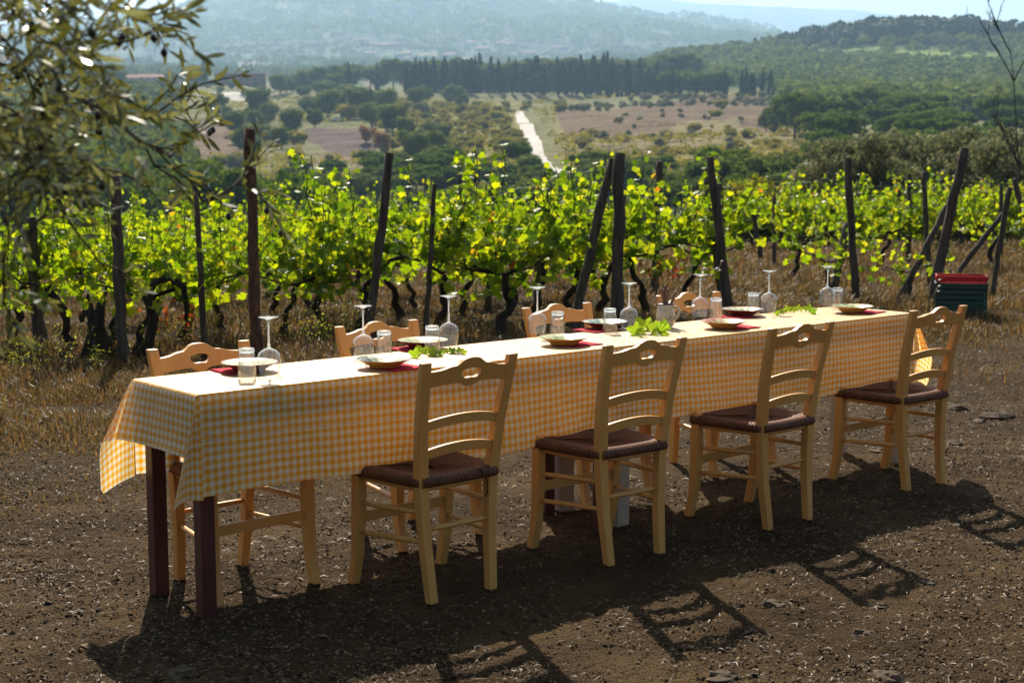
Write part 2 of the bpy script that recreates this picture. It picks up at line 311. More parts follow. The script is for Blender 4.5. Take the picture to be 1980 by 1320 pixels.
def scatter_flakes(name, mat_, pts, size, label):
    n = len(pts); k = 5; ang = np.linspace(0, 2*np.pi, k, endpoint=False)[None, :]+rng.uniform(-0.45, 0.45, (n, k))
    rr = size[:, None]*rng.uniform(0.55, 1.15, (n, k)); asp = rng.uniform(0.45, 1.0, n)[:, None]; rot = rng.uniform(0, 6.28, n)[:, None]
    lx = rr*np.cos(ang); ly = rr*np.sin(ang)*asp
    x = lx*np.cos(rot)-ly*np.sin(rot); y = lx*np.sin(rot)+ly*np.cos(rot)
    tx, ty = rng.normal(0, 0.28, (2, n, 1)); z = x*tx+y*ty
    h = size*rng.uniform(0.25, 0.7, n)
    V = np.zeros((n, k+1, 3)); V[:, :k, 0] = x; V[:, :k, 1] = y; V[:, :k, 2] = z; V[:, k, 2] = h
    V[:, k, 0] = rng.normal(0, 0.2, n)*size; V[:, k, 1] = rng.normal(0, 0.2, n)*size
    V += pts[:, None, :]
    base = (np.arange(n)*(k+1))[:, None, None]
    f = np.array([[j, (j+1) % k, k] for j in range(k)])[None]+base
    o = mesh_obj(name, V.reshape(-1, 3), f.reshape(-1, 3), mat_, None, False); return tag(o, label, None, None, 'stuff')
def ground_pts(n, grass_ok=0.0, clumpy=1.0):
    # density falls with distance so that near chips are as fine as far ones look
    y = 2.7+(rng.random(n)**1.5)*9.8; x = rng.uniform(-0.42, 0.42, n)*y*1.12+rng.normal(0, 0.1, n)
    d = grassd(x, y); keep = d < rng.uniform(-0.6, 0.9+grass_ok, n)
    x, y = x[keep], y[keep]
    k2 = (fbm(x*1.1, y*1.1, 2, 61)*1.2+fbm(x*5, y*5, 3, 62)*1.3+0.55) > rng.random(len(x))*clumpy; x, y = x[k2], y[k2]; return np.stack([x, y, ground_z(x, y)+0.001], -1)
p = ground_pts(380000, 0, 1.15); s_ = 0.0028+0.010*rng.random(len(p))**3.2
scatter_flakes("gravel", M['chips'], p, s_, "loose gravel chips covering the bare earth around the table")
p = ground_pts(4200, 0, 1.2); s_ = 0.010+0.022*rng.random(len(p))**3
scatter_flakes("pebbles", M['chips'], p+np.array([0, 0, -0.002]), s_, "small pebbles scattered over the bare earth")
# straw, twigs and bits of leaf
p = ground_pts(150000, 2.5, 1.7); n = len(p); ln = 0.007+0.050*rng.random(n)**3.5; a = rng.uniform(0, 6.28, n); wd = 0.0010+0.0022*rng.random(n)
d = np.stack([np.cos(a), np.sin(a), rng.normal(0, 0.16, n)], -1); sd_ = np.stack([-np.sin(a), np.cos(a), np.zeros(n)], -1)
c = p+np.array([0, 0, 0.004]); bend = sd_*(rng.normal(0, 0.22, n)*ln)[:, None]+np.array([0, 0, 1])*(ln*0.12)[:, None]
V = np.stack([c-d*ln[:, None]/2, c+bend-sd_*wd[:, None]+[0, 0, 0.0015], c+d*ln[:, None]/2, c+bend+sd_*wd[:, None]+[0, 0, 0.0]], 1)
o = mesh_obj("straw_litter", V.reshape(-1, 3), (np.arange(n)*4)[:, None]+np.array([[0, 1, 2, 3]]), M['straw'], None, False)
tag(o, "dry straw and leaf litter strewn over the gravelly ground", None, None, 'stuff')
# dry grass
def grass(name, n, area, hgt, label, mat_=M['drygrass'], wid=0.0028, clump=0.6, dlo=-0.2):
    x0, x1, y0, y1 = area
    y = y0+(y1-y0)*rng.random(n)**1.6; x = (rng.uniform(x0, x1, n))*(0.42+0.58*(y-y0)/(y1-y0)) if x0 < 0 < x1 and y1-y0 > 12 else rng.uniform(x0, x1, n)
    cl = fbm(x*1.7, y*1.7, 3, 31)*2+0.5; d = grassd(x, y)
    keep = (d > rng.uniform(dlo, 1.1, n)) & (cl > rng.uniform(-0.3, clump, n)); x, y, cl, d = x[keep], y[keep], cl[keep], d[keep]; n = len(x)
    z = ground_z(x, y); h = hgt*np.where(x < 1.5, 0.66, 1.0)*rng.uniform(0.3, 1.0, n)*np.clip(0.35+cl, 0.3, 1.2)*np.clip(0.5+d*0.3, 0.5, 1.0); a = rng.uniform(0, 6.28, n); le = rng.uniform(0.1, 0.9, n)*h
    wd = wid*rng.uniform(0.6, 1.6, n)*(0.7+y/18); c = np.stack([x, y, z-0.005], -1)
    L_ = np.stack([np.cos(a), np.sin(a), 0*a], -1); S = np.stack([-np.sin(a), np.cos(a), 0*a], -1); U = np.array([0, 0, 1.])
    m1 = c+L_*(le*0.35)[:, None]+U*(h*0.6)[:, None]; tip = c+L_*le[:, None]+U*(h*(1-0.25*rng.random(n)))[:, None]
    V = np.stack([c-S*wd[:, None], c+S*wd[:, None], m1+S*(wd*0.75)[:, None], m1-S*(wd*0.75)[:, None], tip], 1)
    b = (np.arange(n)*5)[:, None, None]; f = (np.array([[0, 1, 2], [0, 2, 3], [3, 2, 4]])[None]+b).reshape(-1, 3)
    o = mesh_obj(name, V.reshape(-1, 3), f, mat_, None, False); return tag(o, label, None, None, 'stuff')
grass("dry_grass", 260000, (-9.5, 11, 6.8, 30), 0.20, "dry straw coloured grass growing under the vines", dlo=-1.3)
grass("short_grass", 300000, (-5.5, -0.2, 4.6, 12.5), 0.10, "short withered grass between the gravel and the vines on the left", clump=0.45, wid=0.0015, dlo=-2.4)
grass("grass_tufts", 26000, (2.6, 7.5, 9.5, 15), 0.17, "tawny grass tufts beside the gravel behind the last chair", wid=0.0024)

# ------------------------------------------------------------------ chairs
H0 = 0.90
def lerp(a, b, t): return a+(b-a)*t
def post_x(z):                         # back post centre line, half-width and y
    xs_ = np.interp(z, [0, 0.44, 0.90], [0.141, 0.165, 0.203]); ys_ = np.interp(z, [0, 0.22, 0.44, 0.66, 0.90], [-0.024, 0.0, 0.006, -0.020, -0.076]); return xs_, ys_
def bar(mb, pts, wx, wy):              # bar of rectangular section along mostly vertical points
    V = []; f = []
    for i, (p, a, b) in enumerate(zip(pts, wx, wy)):
        for sx, sy in ((-1, -1), (1, -1), (1, 1), (-1, 1)): V.append((p[0]+sx*a/2, p[1]+sy*b/2, p[2]))
    n = len(pts)
    for i in range(n-1):
        for j in range(4): f.append((i*4+j, i*4+(j+1) % 4, (i+1)*4+(j+1) % 4, (i+1)*4+j))
    f += [(3, 2, 1, 0), tuple(range(4*n-4, 4*n))]; mb.add(V, f)
def shaped_rail(zbot, ztop, y_of, xw_of, thick, hole=False, bow=0.012, n=29):
    """a back rail cut from a board: zbot/ztop give the outline over t in -1..1"""
    mb = MB(); V = []; f = []
    T = list(np.linspace(-1, 1, n))
    h0, h1 = -0.24, 0.24
    if hole: T = sorted(set([round(t, 5) for t in T]+list(np.round(h0+(h1-h0)*(1-np.cos(np.linspace(0, np.pi, 11)))/2, 5))))
    rows = []
    for t in T:
        zb, zt = zbot(t), ztop(t); zm = (zb+zt)/2; w_ = xw_of(zm); x = t*w_; y = y_of(zm)-bow*(1-t*t)
        if hole and h0-1e-6 <= t <= h1+1e-6:
            s = (t-h0)/(h1-h0)*2-1; hh = 0.0175*math.sqrt(max(0, 1-abs(s)**3.2)); zc = 0.848+0.0015*math.cos(s*6)
            zz = [zb, zc-hh, zc+hh, zt]
        else: zz = [zb, lerp(zb, zt, 0.45), lerp(zb, zt, 0.55), zt]
        rows.append((x, y, zz, hole and h0+1e-6 < t < h1-1e-6, hole and h0-1e-6 <= t <= h1+1e-6))
    for x, y, zz, *_ in rows:
        for yy in (y-thick/2, y+thick/2):
            for z in zz: V.append((x, yy+(y_of(z)-y_of((zz[0]+zz[-1])/2)), z))
    k = 8
    for i in range(len(rows)-1):
        a, b = i*k, (i+1)*k; inh = rows[i][4] and rows[i+1][4]
        for j in range(3):
            if inh and j == 1: continue
            f.append((a+j, b+j, b+j+1, a+j+1)); f.append((a+4+j+1, b+4+j+1, b+4+j, a+4+j))
        f.append((a, a+4, b+4, b)); f.append((a+3, b+3, b+7, a+7))
        if inh: f.append((a+1, b+1, b+5, a+5)); f.append((a+2, a+6, b+6, b+2))
    for a in (0, (len(rows)-1)*k):
        for j in range(3): f.append((a+j, a+j+1, a+4+j+1, a+4+j) if a == 0 else (a+j+1, a+j, a+4+j, a+4+j+1))
    mb.add(V, f); return mb
def make_chair():
    t = thing('dining_chair', None, 'chair'); bm_ = M['beech']
    for s in (-1, 1):
        mb = MB(); zs = np.linspace(0, 0.90, 14); pts = []; wx = []; wy = []
        for z in zs:
            x, y = post_x(z); pts.append((s*x, y, z)); wx.append(np.interp(z, [0, 0.45, 0.9], [0.036, 0.044, 0.042])); wy.append(np.interp(z, [0, 0.45, 0.8, 0.9], [0.036, 0.042, 0.032, 0.026]))
        bar(mb, pts, wx, wy); mb.build('back_post', bm_, t, False, 0.004)
        mb = MB(); zs = np.linspace(0, 0.488, 9); pts = []
        for z in zs: pts.append((s*0.212, 0.335+np.interp(z, [0, 0.12, 0.3, 0.49], [0.040, 0.012, 0.0, 0.0]), z))
        bar(mb, pts, np.interp(zs, [0, 0.3, 0.48], [0.034, 0.042, 0.036]), np.interp(zs, [0, 0.3, 0.47, 0.488], [0.036, 0.046, 0.042, 0.034])); mb.build('front_leg', bm_, t, False, 0.004)
    yo = lambda z: post_x(z)[1]; xw = lambda z: post_x(z)[0]-0.015
    def ztop(t):
        a = abs(t); return 0.874+0.006*math.cos(a*3.1)+0.026*math.exp(-(a/0.30)**4)+0.006*math.exp(-((a-0.50)/0.16)**2)-0.004*a
    def zbot(t):
        a = abs(t); return 0.806+0.010*(1-a**2)-0.020*math.exp(-(a/0.17)**2)
    shaped_rail(zbot, ztop, yo, xw, 0.022, True).build('top_rail', bm_, t, False, 0.0022)
    for zc in (0.655, 0.548):
        shaped_rail(lambda t: zc-0.016+0.020*(1-t*t), lambda t: zc+0.020+0.022*(1-t*t), yo, xw, 0.015, bow=0.020, n=13).build('slat', bm_, t, False, 0.002)
    # rush seat: four triangles of strands meeting in the middle, rolled over the rails
    fl, fr_, br, bl = (-0.228, 0.352), (0.228, 0.352), (0.176, -0.012), (-0.176, -0.012); cc = (0, 0.175)
    V = []; UV = []; f = []; corners = [bl, br, fr_, fl]; nu, nv = 20, 9
    for k in range(4):
        A, B = np.array(corners[k]), np.array(corners[(k+1) % 4]); base = len(V); Lh = np.linalg.norm(B-A)
        c0 = np.array(cc)+(A-np.array(cc))*0.12; c1 = np.array(cc)+(B-np.array(cc))*0.12
        prof = [(0.05, 0.428, 0.02), (-0.005, 0.432, 0.01), (-0.018, 0.445, 0.0), (-0.014, 0.462, 0.0)]
        out = (A+B)/2-np.array(cc); out /= np.linalg.norm(out)
        for i in range(nu+1):
            u = i/nu; e_ = A*(1-u)+B*u; ci = c0*(1-u)+c1*u
            bulge = 0.004*math.sin(u*math.pi)
            for (o_, z, _) in prof: q_ = e_-out*o_ if o_ > 0 else e_+out*(-o_+bulge); V.append((q_[0], q_[1], z)); UV.append((u*Lh, 0.3+o_))
            for j in range(nv):
                v_ = j/(nv-1); q_ = e_*(1-v_)+ci*v_; z = 0.474-0.020*math.sin(v_*math.pi/2)*math.sin(max(0.02, u)*math.pi)**0.5-0.006*v_+0.002*math.sin(v_*9)
                V.append((q_[0], q_[1], z)); UV.append((u*Lh, 0.3+v_*0.2))
        m_ = len(prof)+nv
        for i in range(nu):
            for j in range(m_-1): a = base+i*m_+j; f.append((a, a+m_, a+m_+1, a+1))
    mesh_obj('seat', V, f, M['rush'], t, True, None, UV)
    mb = MB(); mb.box(-0.05, 0.05, 0.12, 0.235, 0.440, 0.4475, 0); V2 = [];  # hidden underside filler of the weave
    for o_ in [mb.build('seat_underside', M['rush'], t, False)]: pass
    def stick(a, b, r, name='stretcher'):
        A, B = Vector(a), Vector(b); pts = [A.lerp(B, k/6) for k in range(7)]; rr = [r*0.75, r*0.92, r, r*1.02, r, r*0.92, r*0.75]
        MB().tube(pts, rr, 10).build(name, bm_, t)
    for s in (-1, 1):
        stick((s*0.207, 0.325, 0.425), (s*0.166, 0.012, 0.425), 0.012, 'seat_rail')
        for z in (0.325, 0.212): stick((s*0.210, 0.325, z), (s*post_x(z)[0], 0.008, z+0.012), 0.0105)
    stick((-0.198, 0.340, 0.425), (0.198, 0.340, 0.425), 0.012, 'seat_rail'); stick((-0.15, 0.004, 0.425), (0.15, 0.004, 0.425), 0.012, 'seat_rail')
    stick((-0.148, 0.001, 0.272), (0.148, 0.001, 0.272), 0.011)
    MB().box(-0.194, 0.194, 0.327, 0.345, 0.248, 0.288).build('front_stretcher', bm_, t, False, 0.003)
    return t
chair0 = freeze(make_chair())
CH = [(-0.2024, 5.3036, 0.7119, "beech chair with woven seat nearest the camera, loose rush strand hanging below its seat"),
      (0.4850, 5.8095, 0.6746, "beech chair pulled up to the front of the table below the jug of knives"),
      (1.2163, 6.3819, 0.7247, "beech chair on the front side, third from the table end with red brown legs"),
      (2.0303, 7.1225, 0.6813, "beech chair at the far front corner of the table before the crates"),
      (-1.1675, 5.5782, 3.8858, "beech chair behind the red legged table end, its legs showing under the cloth"),
      (-0.5452, 6.3392, 3.8740, "beech chair on the vineyard side behind the glass beside the smaller vine sprig"),
      (0.2726, 7.1397, 3.8423, "beech chair on the vineyard side left of the jug of knives"),
      (0.9964, 7.7721, 3.7587, "beech chair on the vineyard side just behind the jug of knives, half hidden")]
chairs = []
for i, (x, y, a, lab) in enumerate(CH):
    c = chair0 if i == 0 else copy_tree(chair0)
    c.location = (x, y, 0.0); c.rotation_euler = (0, 0, a); tag(c, lab, 'chair', 'rustic chairs around the long table'); chairs.append(c)
# loose strand under the nearest seat
MB().tube([(0.05, 0.02, 0.47), (0.09, -0.03, 0.468), (0.115, -0.035, 0.42), (0.13, -0.015, 0.37), (0.15, 0.03, 0.335)], 0.0028, 6).build('loose_strand', M['rush'], chairs[0])

# ------------------------------------------------------------------ the two tables
def tw(s, n_, z=0.0): return TB+TU*s+TN*n_+Vector((0, 0, z))
def table(name, label, s0, s1, legm, legw, topz, n0=0.012, n1=TW-0.012):
    c = tw((s0+s1)/2, (n0+n1)/2); t = thing(name, label, 'table', c, 0.7046, 'trestle tables under the checked cloth'); hl, hw = (s1-s0)/2, (n1-n0)/2
    mb = MB(); nb = 4
    for k in range(nb):
        y0 = -hw+2*hw*k/nb; mb.box(-hl, hl, y0+0.0015, y0+2*hw/nb-0.0015, topz-0.03, topz)
    mb.build('tabletop', M['tabletop'], t, False, 0.002)
    for sx in (-1, 1):
        for sy in (-1, 1):
            x, y = sx*(hl-0.045), sy*(hw-0.05); MB().box(x-legw/2, x+legw/2, y-legw/2, y+legw/2, 0.0, topz-0.031).build('leg', legm, t, False, 0.004)
    mb = MB()
    for sy in (-1, 1): mb.box(-hl+0.10, hl-0.10, sy*(hw-0.05)-0.012, sy*(hw-0.05)+0.012, topz-0.12, topz-0.032)
    mb.build('apron', legm, t, False, 0.002)
    return t
table('wooden_table', 'narrow table on dark red painted legs under the near half of the cloth', 0.0, 2.03, M['darkred'], 0.056, TH-0.006)
table('wooden_table', 'narrow table on chunky pale weathered legs under the far half of the cloth', 2.045, TL, M['whitewash'], 0.072, TH-0.006)

# ------------------------------------------------------------------ tablecloth, modelled from its unfolded shape
DS, DE = 0.365, 0.235       # drop on the long sides and at the ends
def cloth_mesh():
    V = []; UV = []; Fc = []
    def wr(s, n_): return 0.0035*float(fbm(np.array(s*5.0), np.array(n_*9.0), 3, 41))*2
    NS, NT = 190, 22
    S = np.linspace(0, TL, NS+1); T_ = np.linspace(0, TW, NT+1)
    def grid(fn, na, nb, uvf):
        b = len(V)
        for i in range(na+1):
            for j in range(nb+1): V.append(fn(i/na, j/nb)); UV.append(uvf(i/na, j/nb))
        for i in range(na):
            for j in range(nb): a = b+i*(nb+1)+j; Fc.append((a, a+nb+1, a+nb+2, a+1))
    rc = 0.010
    grid(lambda a, b: (a*TL, b*TW, TH+wr(a*TL, b*TW)*(min(a*TL, (1-a)*TL, b*TW, (1-b)*TW) > 0.02)), NS, NT, lambda a, b: (a*TL, b*TW))
    def edge_prof(q):       # rounded fold over the table edge: outward and down for arc-length q
        if q < rc*1.57: th = q/rc; return rc*math.sin(th), rc*(1-math.cos(th))
        return rc, rc+(q-rc*1.57)
    def side(D, pos, out, length, seed, belly, tiltf=None):
        def fn(a, b):
            q = b*D; o, dz = edge_prof(q); k = q/D; s = a*length
            endf = math.sin(math.pi*min(1, max(0, a)))**0.35
            wv_ = (0.016*math.sin(s*5.1+seed)+0.050*float(fbm(np.array(s*7.0), np.array(q*6.0+seed), 3, 60))+0.006*math.sin(s*14.7+seed*2+2*math.sin(s*2.1))+0.020*float(fbm(np.array(s*2.3), np.array(seed*1.0), 3, 50+int(seed))))*k**1.3*endf
            lift = (0.009*math.sin(s*3.3+seed)+0.060*float(fbm(np.array(s*1.6), np.array(seed*3.0), 3, 71)))*k*endf
            o2 = o+belly*k*endf+wv_
            if tiltf:
                tl_ = tiltf(a); o2 += dz*math.sin(tl_); dz *= math.cos(tl_)
            p_ = pos(s); return (p_[0]+out[0]*o2, p_[1]+out[1]*o2, TH-dz+lift)
        return fn
    qm = 30
    grid(side(DS, lambda s: (s, 0), (0, -1), TL, 1.0, 0.018), NS, qm, lambda a, b: (a*TL+0.010*float(fbm(np.array(a*TL*6), np.array(b*2.0), 2, 81))*b, -b*DS+0.012*float(fbm(np.array(a*TL*5), np.array(b*2.0+9), 2, 82))*b))
    grid(side(DS, lambda s: (s, TW), (0, 1), TL, 4.0, 0.03), NS, qm, lambda a, b: (a*TL, TW+b*DS))
    grid(side(DE, lambda s: (0, s), (-1, 0), TW, 2.0, 0.015, lambda a: 0.33*a**2.2), NT, 20, lambda a, b: (-b*DE, a*TW))
    grid(side(DE, lambda s: (TL, s), (1, 0), TW, 3.0, 0.01, lambda a: 0.30), NT, 20, lambda a, b: (TL+b*DE, a*TW))
    # corners: a cone of cloth; theta 0 hangs beside the long side, 90 degrees beside the end
    def corner(cx, cy, sx, sy, fold, amp, lat, tilt=0.0):
        fx, fy = fold; l = math.hypot(fx, fy); fx, fy = fx/l, fy/l
        def fn(a, b):
            th = a*math.pi/2; ct, st = math.cos(th), math.sin(th)
            rho = b*min(DS/max(ct, 1e-6), DE/max(st, 1e-6))
            phi = amp*math.sin(math.pi*a)**0.85+tilt*a; la = lat*math.sin(2*math.pi*a)
            # across-fold direction blends from the long side's outward to the end's outward
            d = Vector((fx*math.sin(phi)+sx*0.06*st*0.5, fy*math.sin(phi)+sy*0.06*ct*0.5, -math.cos(phi)))
            d += Vector((-fy, fx, 0))*la; d.normalize()
            o = rc*min(1, rho/(rc*1.57)); sag = 0.02*math.sin(3*th+cx)*(rho**2)*4
            return (cx+sx*o*st+d.x*rho+sx*sag*0.3, cy+sy*o*ct+d.y*rho+sy*sag*0.3, TH-(0.004 if b > 0 else 0)+d.z*rho)
        grid(fn, 26, 26, lambda a, b: (cx+sx*b*min(DS/max(math.cos(a*math.pi/2), 1e-6), DE/max(math.sin(a*math.pi/2), 1e-6))*math.sin(a*math.pi/2),
                                       cy+sy*b*min(DS/max(math.cos(a*math.pi/2), 1e-6), DE/max(math.sin(a*math.pi/2), 1e-6))*math.cos(a*math.pi/2)))
    corner(0, 0, -1, -1, (-0.25, 1.0), 0.30, 0.05)
    corner(0, TW, -1, 1, (-1.0, 0.10), 0.20, 0.16, 0.33)
    corner(TL, 0, 1, -1, (1.0, -0.1), 0.25, 0.10, 0.30)
    corner(TL, TW, 1, 1, (1.0, 0.1), 0.28, 0.12, 0.30)
    return V, Fc, UV
V, Fc, UV = cloth_mesh()
cl = mesh_obj('tablecloth', V, Fc, M['cloth'], None, True, None, UV); cl.location = TB; cl.rotation_euler = (0, 0, 0.7046)
wm = cl.modifiers.new("weld", 'WELD'); wm.merge_threshold = 0.0004
tag(cl, "yellow and white gingham cloth draped over both tables", 'tablecloth')
TOP = TH+0.003

# ------------------------------------------------------------------ table ware
def wine_glass():
    t = thing('wine_glass', None, 'wine glass')
    bowl = [(0.0335, 0.0), (0.0375, 0.012), (0.0415, 0.028), (0.0440, 0.046), (0.0445, 0.060), (0.0425, 0.072), (0.037, 0.083), (0.027, 0.092), (0.015, 0.098), (0.006, 0.1015)]
    MB().lathe(bowl, 40, capt=True).build('bowl', M['thin'], t)
    rim = MB(); rim.tube([(0.0335*math.cos(a), 0.0335*math.sin(a), 0.0006) for a in np.linspace(0, 2*np.pi, 33)], 0.0006, 5, cap=False).build('rim', M['thin'], t)
    MB().lathe([(0.009, 0.1), (0.0055, 0.108), (0.0040, 0.122), (0.0034, 0.150), (0.0034, 0.178), (0.0045, 0.196), (0.009, 0.2075)], 20, capb=True, capt=True).build('stem', M['solid'], t)
    MB().lathe([(0.008, 0.2078), (0.022, 0.2125), (0.036, 0.2155), (0.0375, 0.2165), (0.0365, 0.2175), (0.006, 0.2178)], 40, capb=True, capt=True).build('foot', M['solid'], t)
    return t
def tumbler():
    t = thing('tumbler', None, 'tumbler')
    MB().lathe([(0.0340, 0.0), (0.0338, 0.02), (0.0325, 0.05), (0.0305, 0.075), (0.0285, 0.0985)], 36).build('wall', M['thin'], t)
    MB().lathe([(0.0312, 0.0), (0.0310, 0.02), (0.0298, 0.05), (0.0280, 0.075), (0.0262, 0.0945)], 36, capt=True).build('inner_wall', M['thin'], t)
    MB().lathe([(0.0200, 0.0952), (0.0260, 0.0955), (0.0285, 0.099), (0.0288, 0.106), (0.0282, 0.110), (0.0262, 0.112), (0.018, 0.1115), (0.010, 0.109)], 36, capb=True, capt=True).build('base', M['solid'], t)
    return t
wg = freeze(wine_glass()); tb = freeze(tumbler())
GL = [(521, 724, "upturned wine glass closest to the near end of the table"), (703, 694, "upturned wine glass in front of the second chair back on the vineyard side"),
      (868, 668, "upturned wine glass behind the smaller vine sprig"), (1039, 645, "upturned wine glass behind the green bowl plate with the yellow underside"),
      (1216, 634, "upturned wine glass between the blue rimmed plate and the leaves by the jug"), (1353, 612, "upturned wine glass just right of the jug of knives"),
      (1486, 602, "upturned wine glass behind the flat vine sprig at the far end"), (1599, 590, "upturned wine glass farthest from the camera, near the crates")]
TLs = [(478, 731, "upturned tumbler closest to the near end of the table"), (743, 692, "upturned tumbler behind the black rimmed plate"), (836, 681, "upturned tumbler just left of the glass behind the smaller sprig"),
       (1078, 649, "upturned tumbler beside the glass behind the third vineyard side chair"), (1179, 642, "upturned tumbler before the blue rimmed plate"), (1384, 618, "upturned tumbler behind the red rimmed plate"),
       (1456, 607, "upturned tumbler before the plate with the terracotta underside"), (1619, 596, "upturned tumbler farthest from the camera, beside the last wine glass")]
for i, (px, py, lab) in enumerate(GL):
    o = wg if i == 0 else copy_tree(wg); p = onz(px, py, TOP); o.location = p; o.rotation_euler = (0, 0, i*0.7); tag(o, lab, 'wine glass', 'upturned wine glasses')
for i, (px, py, lab) in enumerate(TLs):
    o = tb if i == 0 else copy_tree(tb); p = onz(px, py, TOP); o.location = p; o.rotation_euler = (0, 0, i*0.9); tag(o, lab, 'tumbler', 'upturned tumblers')
terra = mat("terracotta_glaze", (0.20, 0.045, 0.022), 0.3); ochre = mat("ochre_glaze", (0.52, 0.26, 0.05), 0.3)
PI_ = {'pale': plate_in("plate_glaze_pale", (0.62, 0.58, 0.38), (0.22, 0.28, 0.10), (0.30, 0.10, 0.05), (0.45, 0.45, 0.25)),
       'black': plate_in("plate_glaze_black_rim", (0.50, 0.50, 0.30), (0.10, 0.12, 0.05), (0.012, 0.012, 0.02), (0.16, 0.18, 0.10)),
       'green': plate_in("plate_glaze_green", (0.50, 0.48, 0.24), (0.20, 0.26, 0.06), (0.16, 0.20, 0.05), (0.14, 0.24, 0.05)),
       'blue': plate_in("plate_glaze_blue", (0.55, 0.55, 0.36), (0.08, 0.20, 0.20), (0.02, 0.07, 0.06), (0.10, 0.28, 0.28)),
       'red': plate_in("plate_glaze_red_rim", (0.45, 0.42, 0.18), (0.35, 0.03, 0.02), (0.40, 0.02, 0.015), (0.15, 0.22, 0.05))}
def plate(px, py, kind, out, label):
    p = onz(px, py, TOP+0.010); t = thing('plate', label, 'plate', p+Vector((0, 0, -0.0065)), px*0.01, 'painted plates set along the table')
    inn = [(0.0, 0.0075), (0.050, 0.0080), (0.058, 0.0105), (0.075, 0.0210), (0.092, 0.0275), (0.1065, 0.0320)]
    MB().lathe(inn, 56).build('bowl_face', PI_[kind], t)
    MB().lathe([(0.1065, 0.0320), (0.1082, 0.0325), (0.1075, 0.0305), (0.092, 0.0225), (0.076, 0.0150), (0.060, 0.0045), (0.058, 0.0), (0.052, 0.0), (0.051, 0.002), (0.0, 0.002)], 56).build('underside', out, t)
def napkin(px, py, rz, label, size=0.165):
    p = onz(px, py, TOP); t = MB(); h = size/2
    for k in range(3):
        z = 0.0003+k*0.0012; g_ = 9; e_ = k*0.0016; V = []
        for i in range(g_+1):
            for j in range(g_+1):
                x, y = -h+e_+(2*h-e_)*i/g_, -h+(2*h-2*e_)*j/g_; V.append((x, y, z+0.0006*math.sin(x*40+y*31+k)))
        t.add(V, [(i*(g_+1)+j, (i+1)*(g_+1)+j, (i+1)*(g_+1)+j+1, i*(g_+1)+j+1) for i in range(g_) for j in range(g_)])
    o = t.build('napkin', M['napkin']); s_ = o.modifiers.new("thickness", 'SOLIDIFY'); s_.thickness = 0.0008; o.location = p; o.rotation_euler = (0, 0, rz); tag(o, label, 'napkin', 'folded red napkins')
PL = [(483, 712, 'pale', terra, "cream and green plate with dark red underside nearest the table end", (-22, 2), "red napkin under the plate nearest the table end"),
      (743, 705, 'black', ochre, "black rimmed green plate with ochre underside on the front edge of the table", (26, 3), "red napkin under the black rimmed plate"),
      (818, 668, 'green', terra, "dark green plate with dark red underside behind the smaller vine sprig", (-20, 4), "red napkin under the plate behind the smaller sprig"),
      (1090, 662, 'green', ochre, "light green plate with yellow underside on the front edge, middle of the table", (26, 1), "red napkin under the light green plate with yellow underside"),
      (1169, 631, 'blue', terra, "blue centred plate with dark red underside behind the vine leaves", (-16, 5), "red napkin under the blue centred plate"),
      (1399, 630, 'red', ochre, "red rimmed plate with ochre underside right of the jug", (26, 0), "red napkin under the red rimmed plate"),
      (1436, 606, 'pale', terra, "pale plate with terracotta underside, hidden partly by a tumbler", (-14, 4), "red napkin under the pale plate behind the red rimmed one"),
      (1648, 600, 'green', ochre, "olive green plate with yellow underside at the far end of the table", (24, 1), "red napkin under the plate at the far end of the table")]
for px, py, kd, out, lab, off, nl in PL:
    plate(px, py, kd, out, lab); napkin(px+off[0], py+off[1]+2, 0.70+0.1*math.sin(px), nl)
# jug of knives
jp = onz(1287, 632, TOP); jug = thing('jug', "cream stoneware jug with dark rim line and handle, holding knives", 'jug', jp, -0.5)
MB().lathe([(0.0, 0.002), (0.030, 0.0), (0.036, 0.004), (0.0445, 0.022), (0.0475, 0.040), (0.0465, 0.060), (0.0425, 0.085), (0.0395, 0.105), (0.0400, 0.112), (0.0385, 0.1135), (0.0370, 0.110), (0.0375, 0.100), (0.041, 0.07), (0.042, 0.03), (0.03, 0.008), (0.0, 0.008)], 44).build('body', M['cream'], jug)
MB().lathe([(0.0402, 0.1085), (0.0408, 0.1120), (0.0390, 0.1150), (0.0368, 0.1120)], 44).build('rim_line', M['inkblue'], jug)
MB().lathe([(0.04755, 0.0385), (0.0479, 0.0395), (0.0478, 0.0405)], 44).build('band_line', M['inkblue'], jug)
MB().tube([(0.040, 0, 0.096), (0.054, 0, 0.101), (0.066, 0, 0.092), (0.069, 0, 0.075), (0.062, 0, 0.058), (0.052, 0, 0.046), (0.0465, 0, 0.041)], [0.0065, 0.006, 0.0055, 0.0055, 0.0055, 0.006, 0.0065], 10).build('handle', M['cream'], jug)
MB().lathe([(0.0, 0.0), (0.004, 0.0), (0.0042, 0.001), (0.0, 0.0016)], 12).build('painted_spot', M['inkblue'], jug).matrix_local = Matrix.Translation((0.036, -0.0305, 0.052)) @ Matrix.Rotation(R(90), 4, 'X')
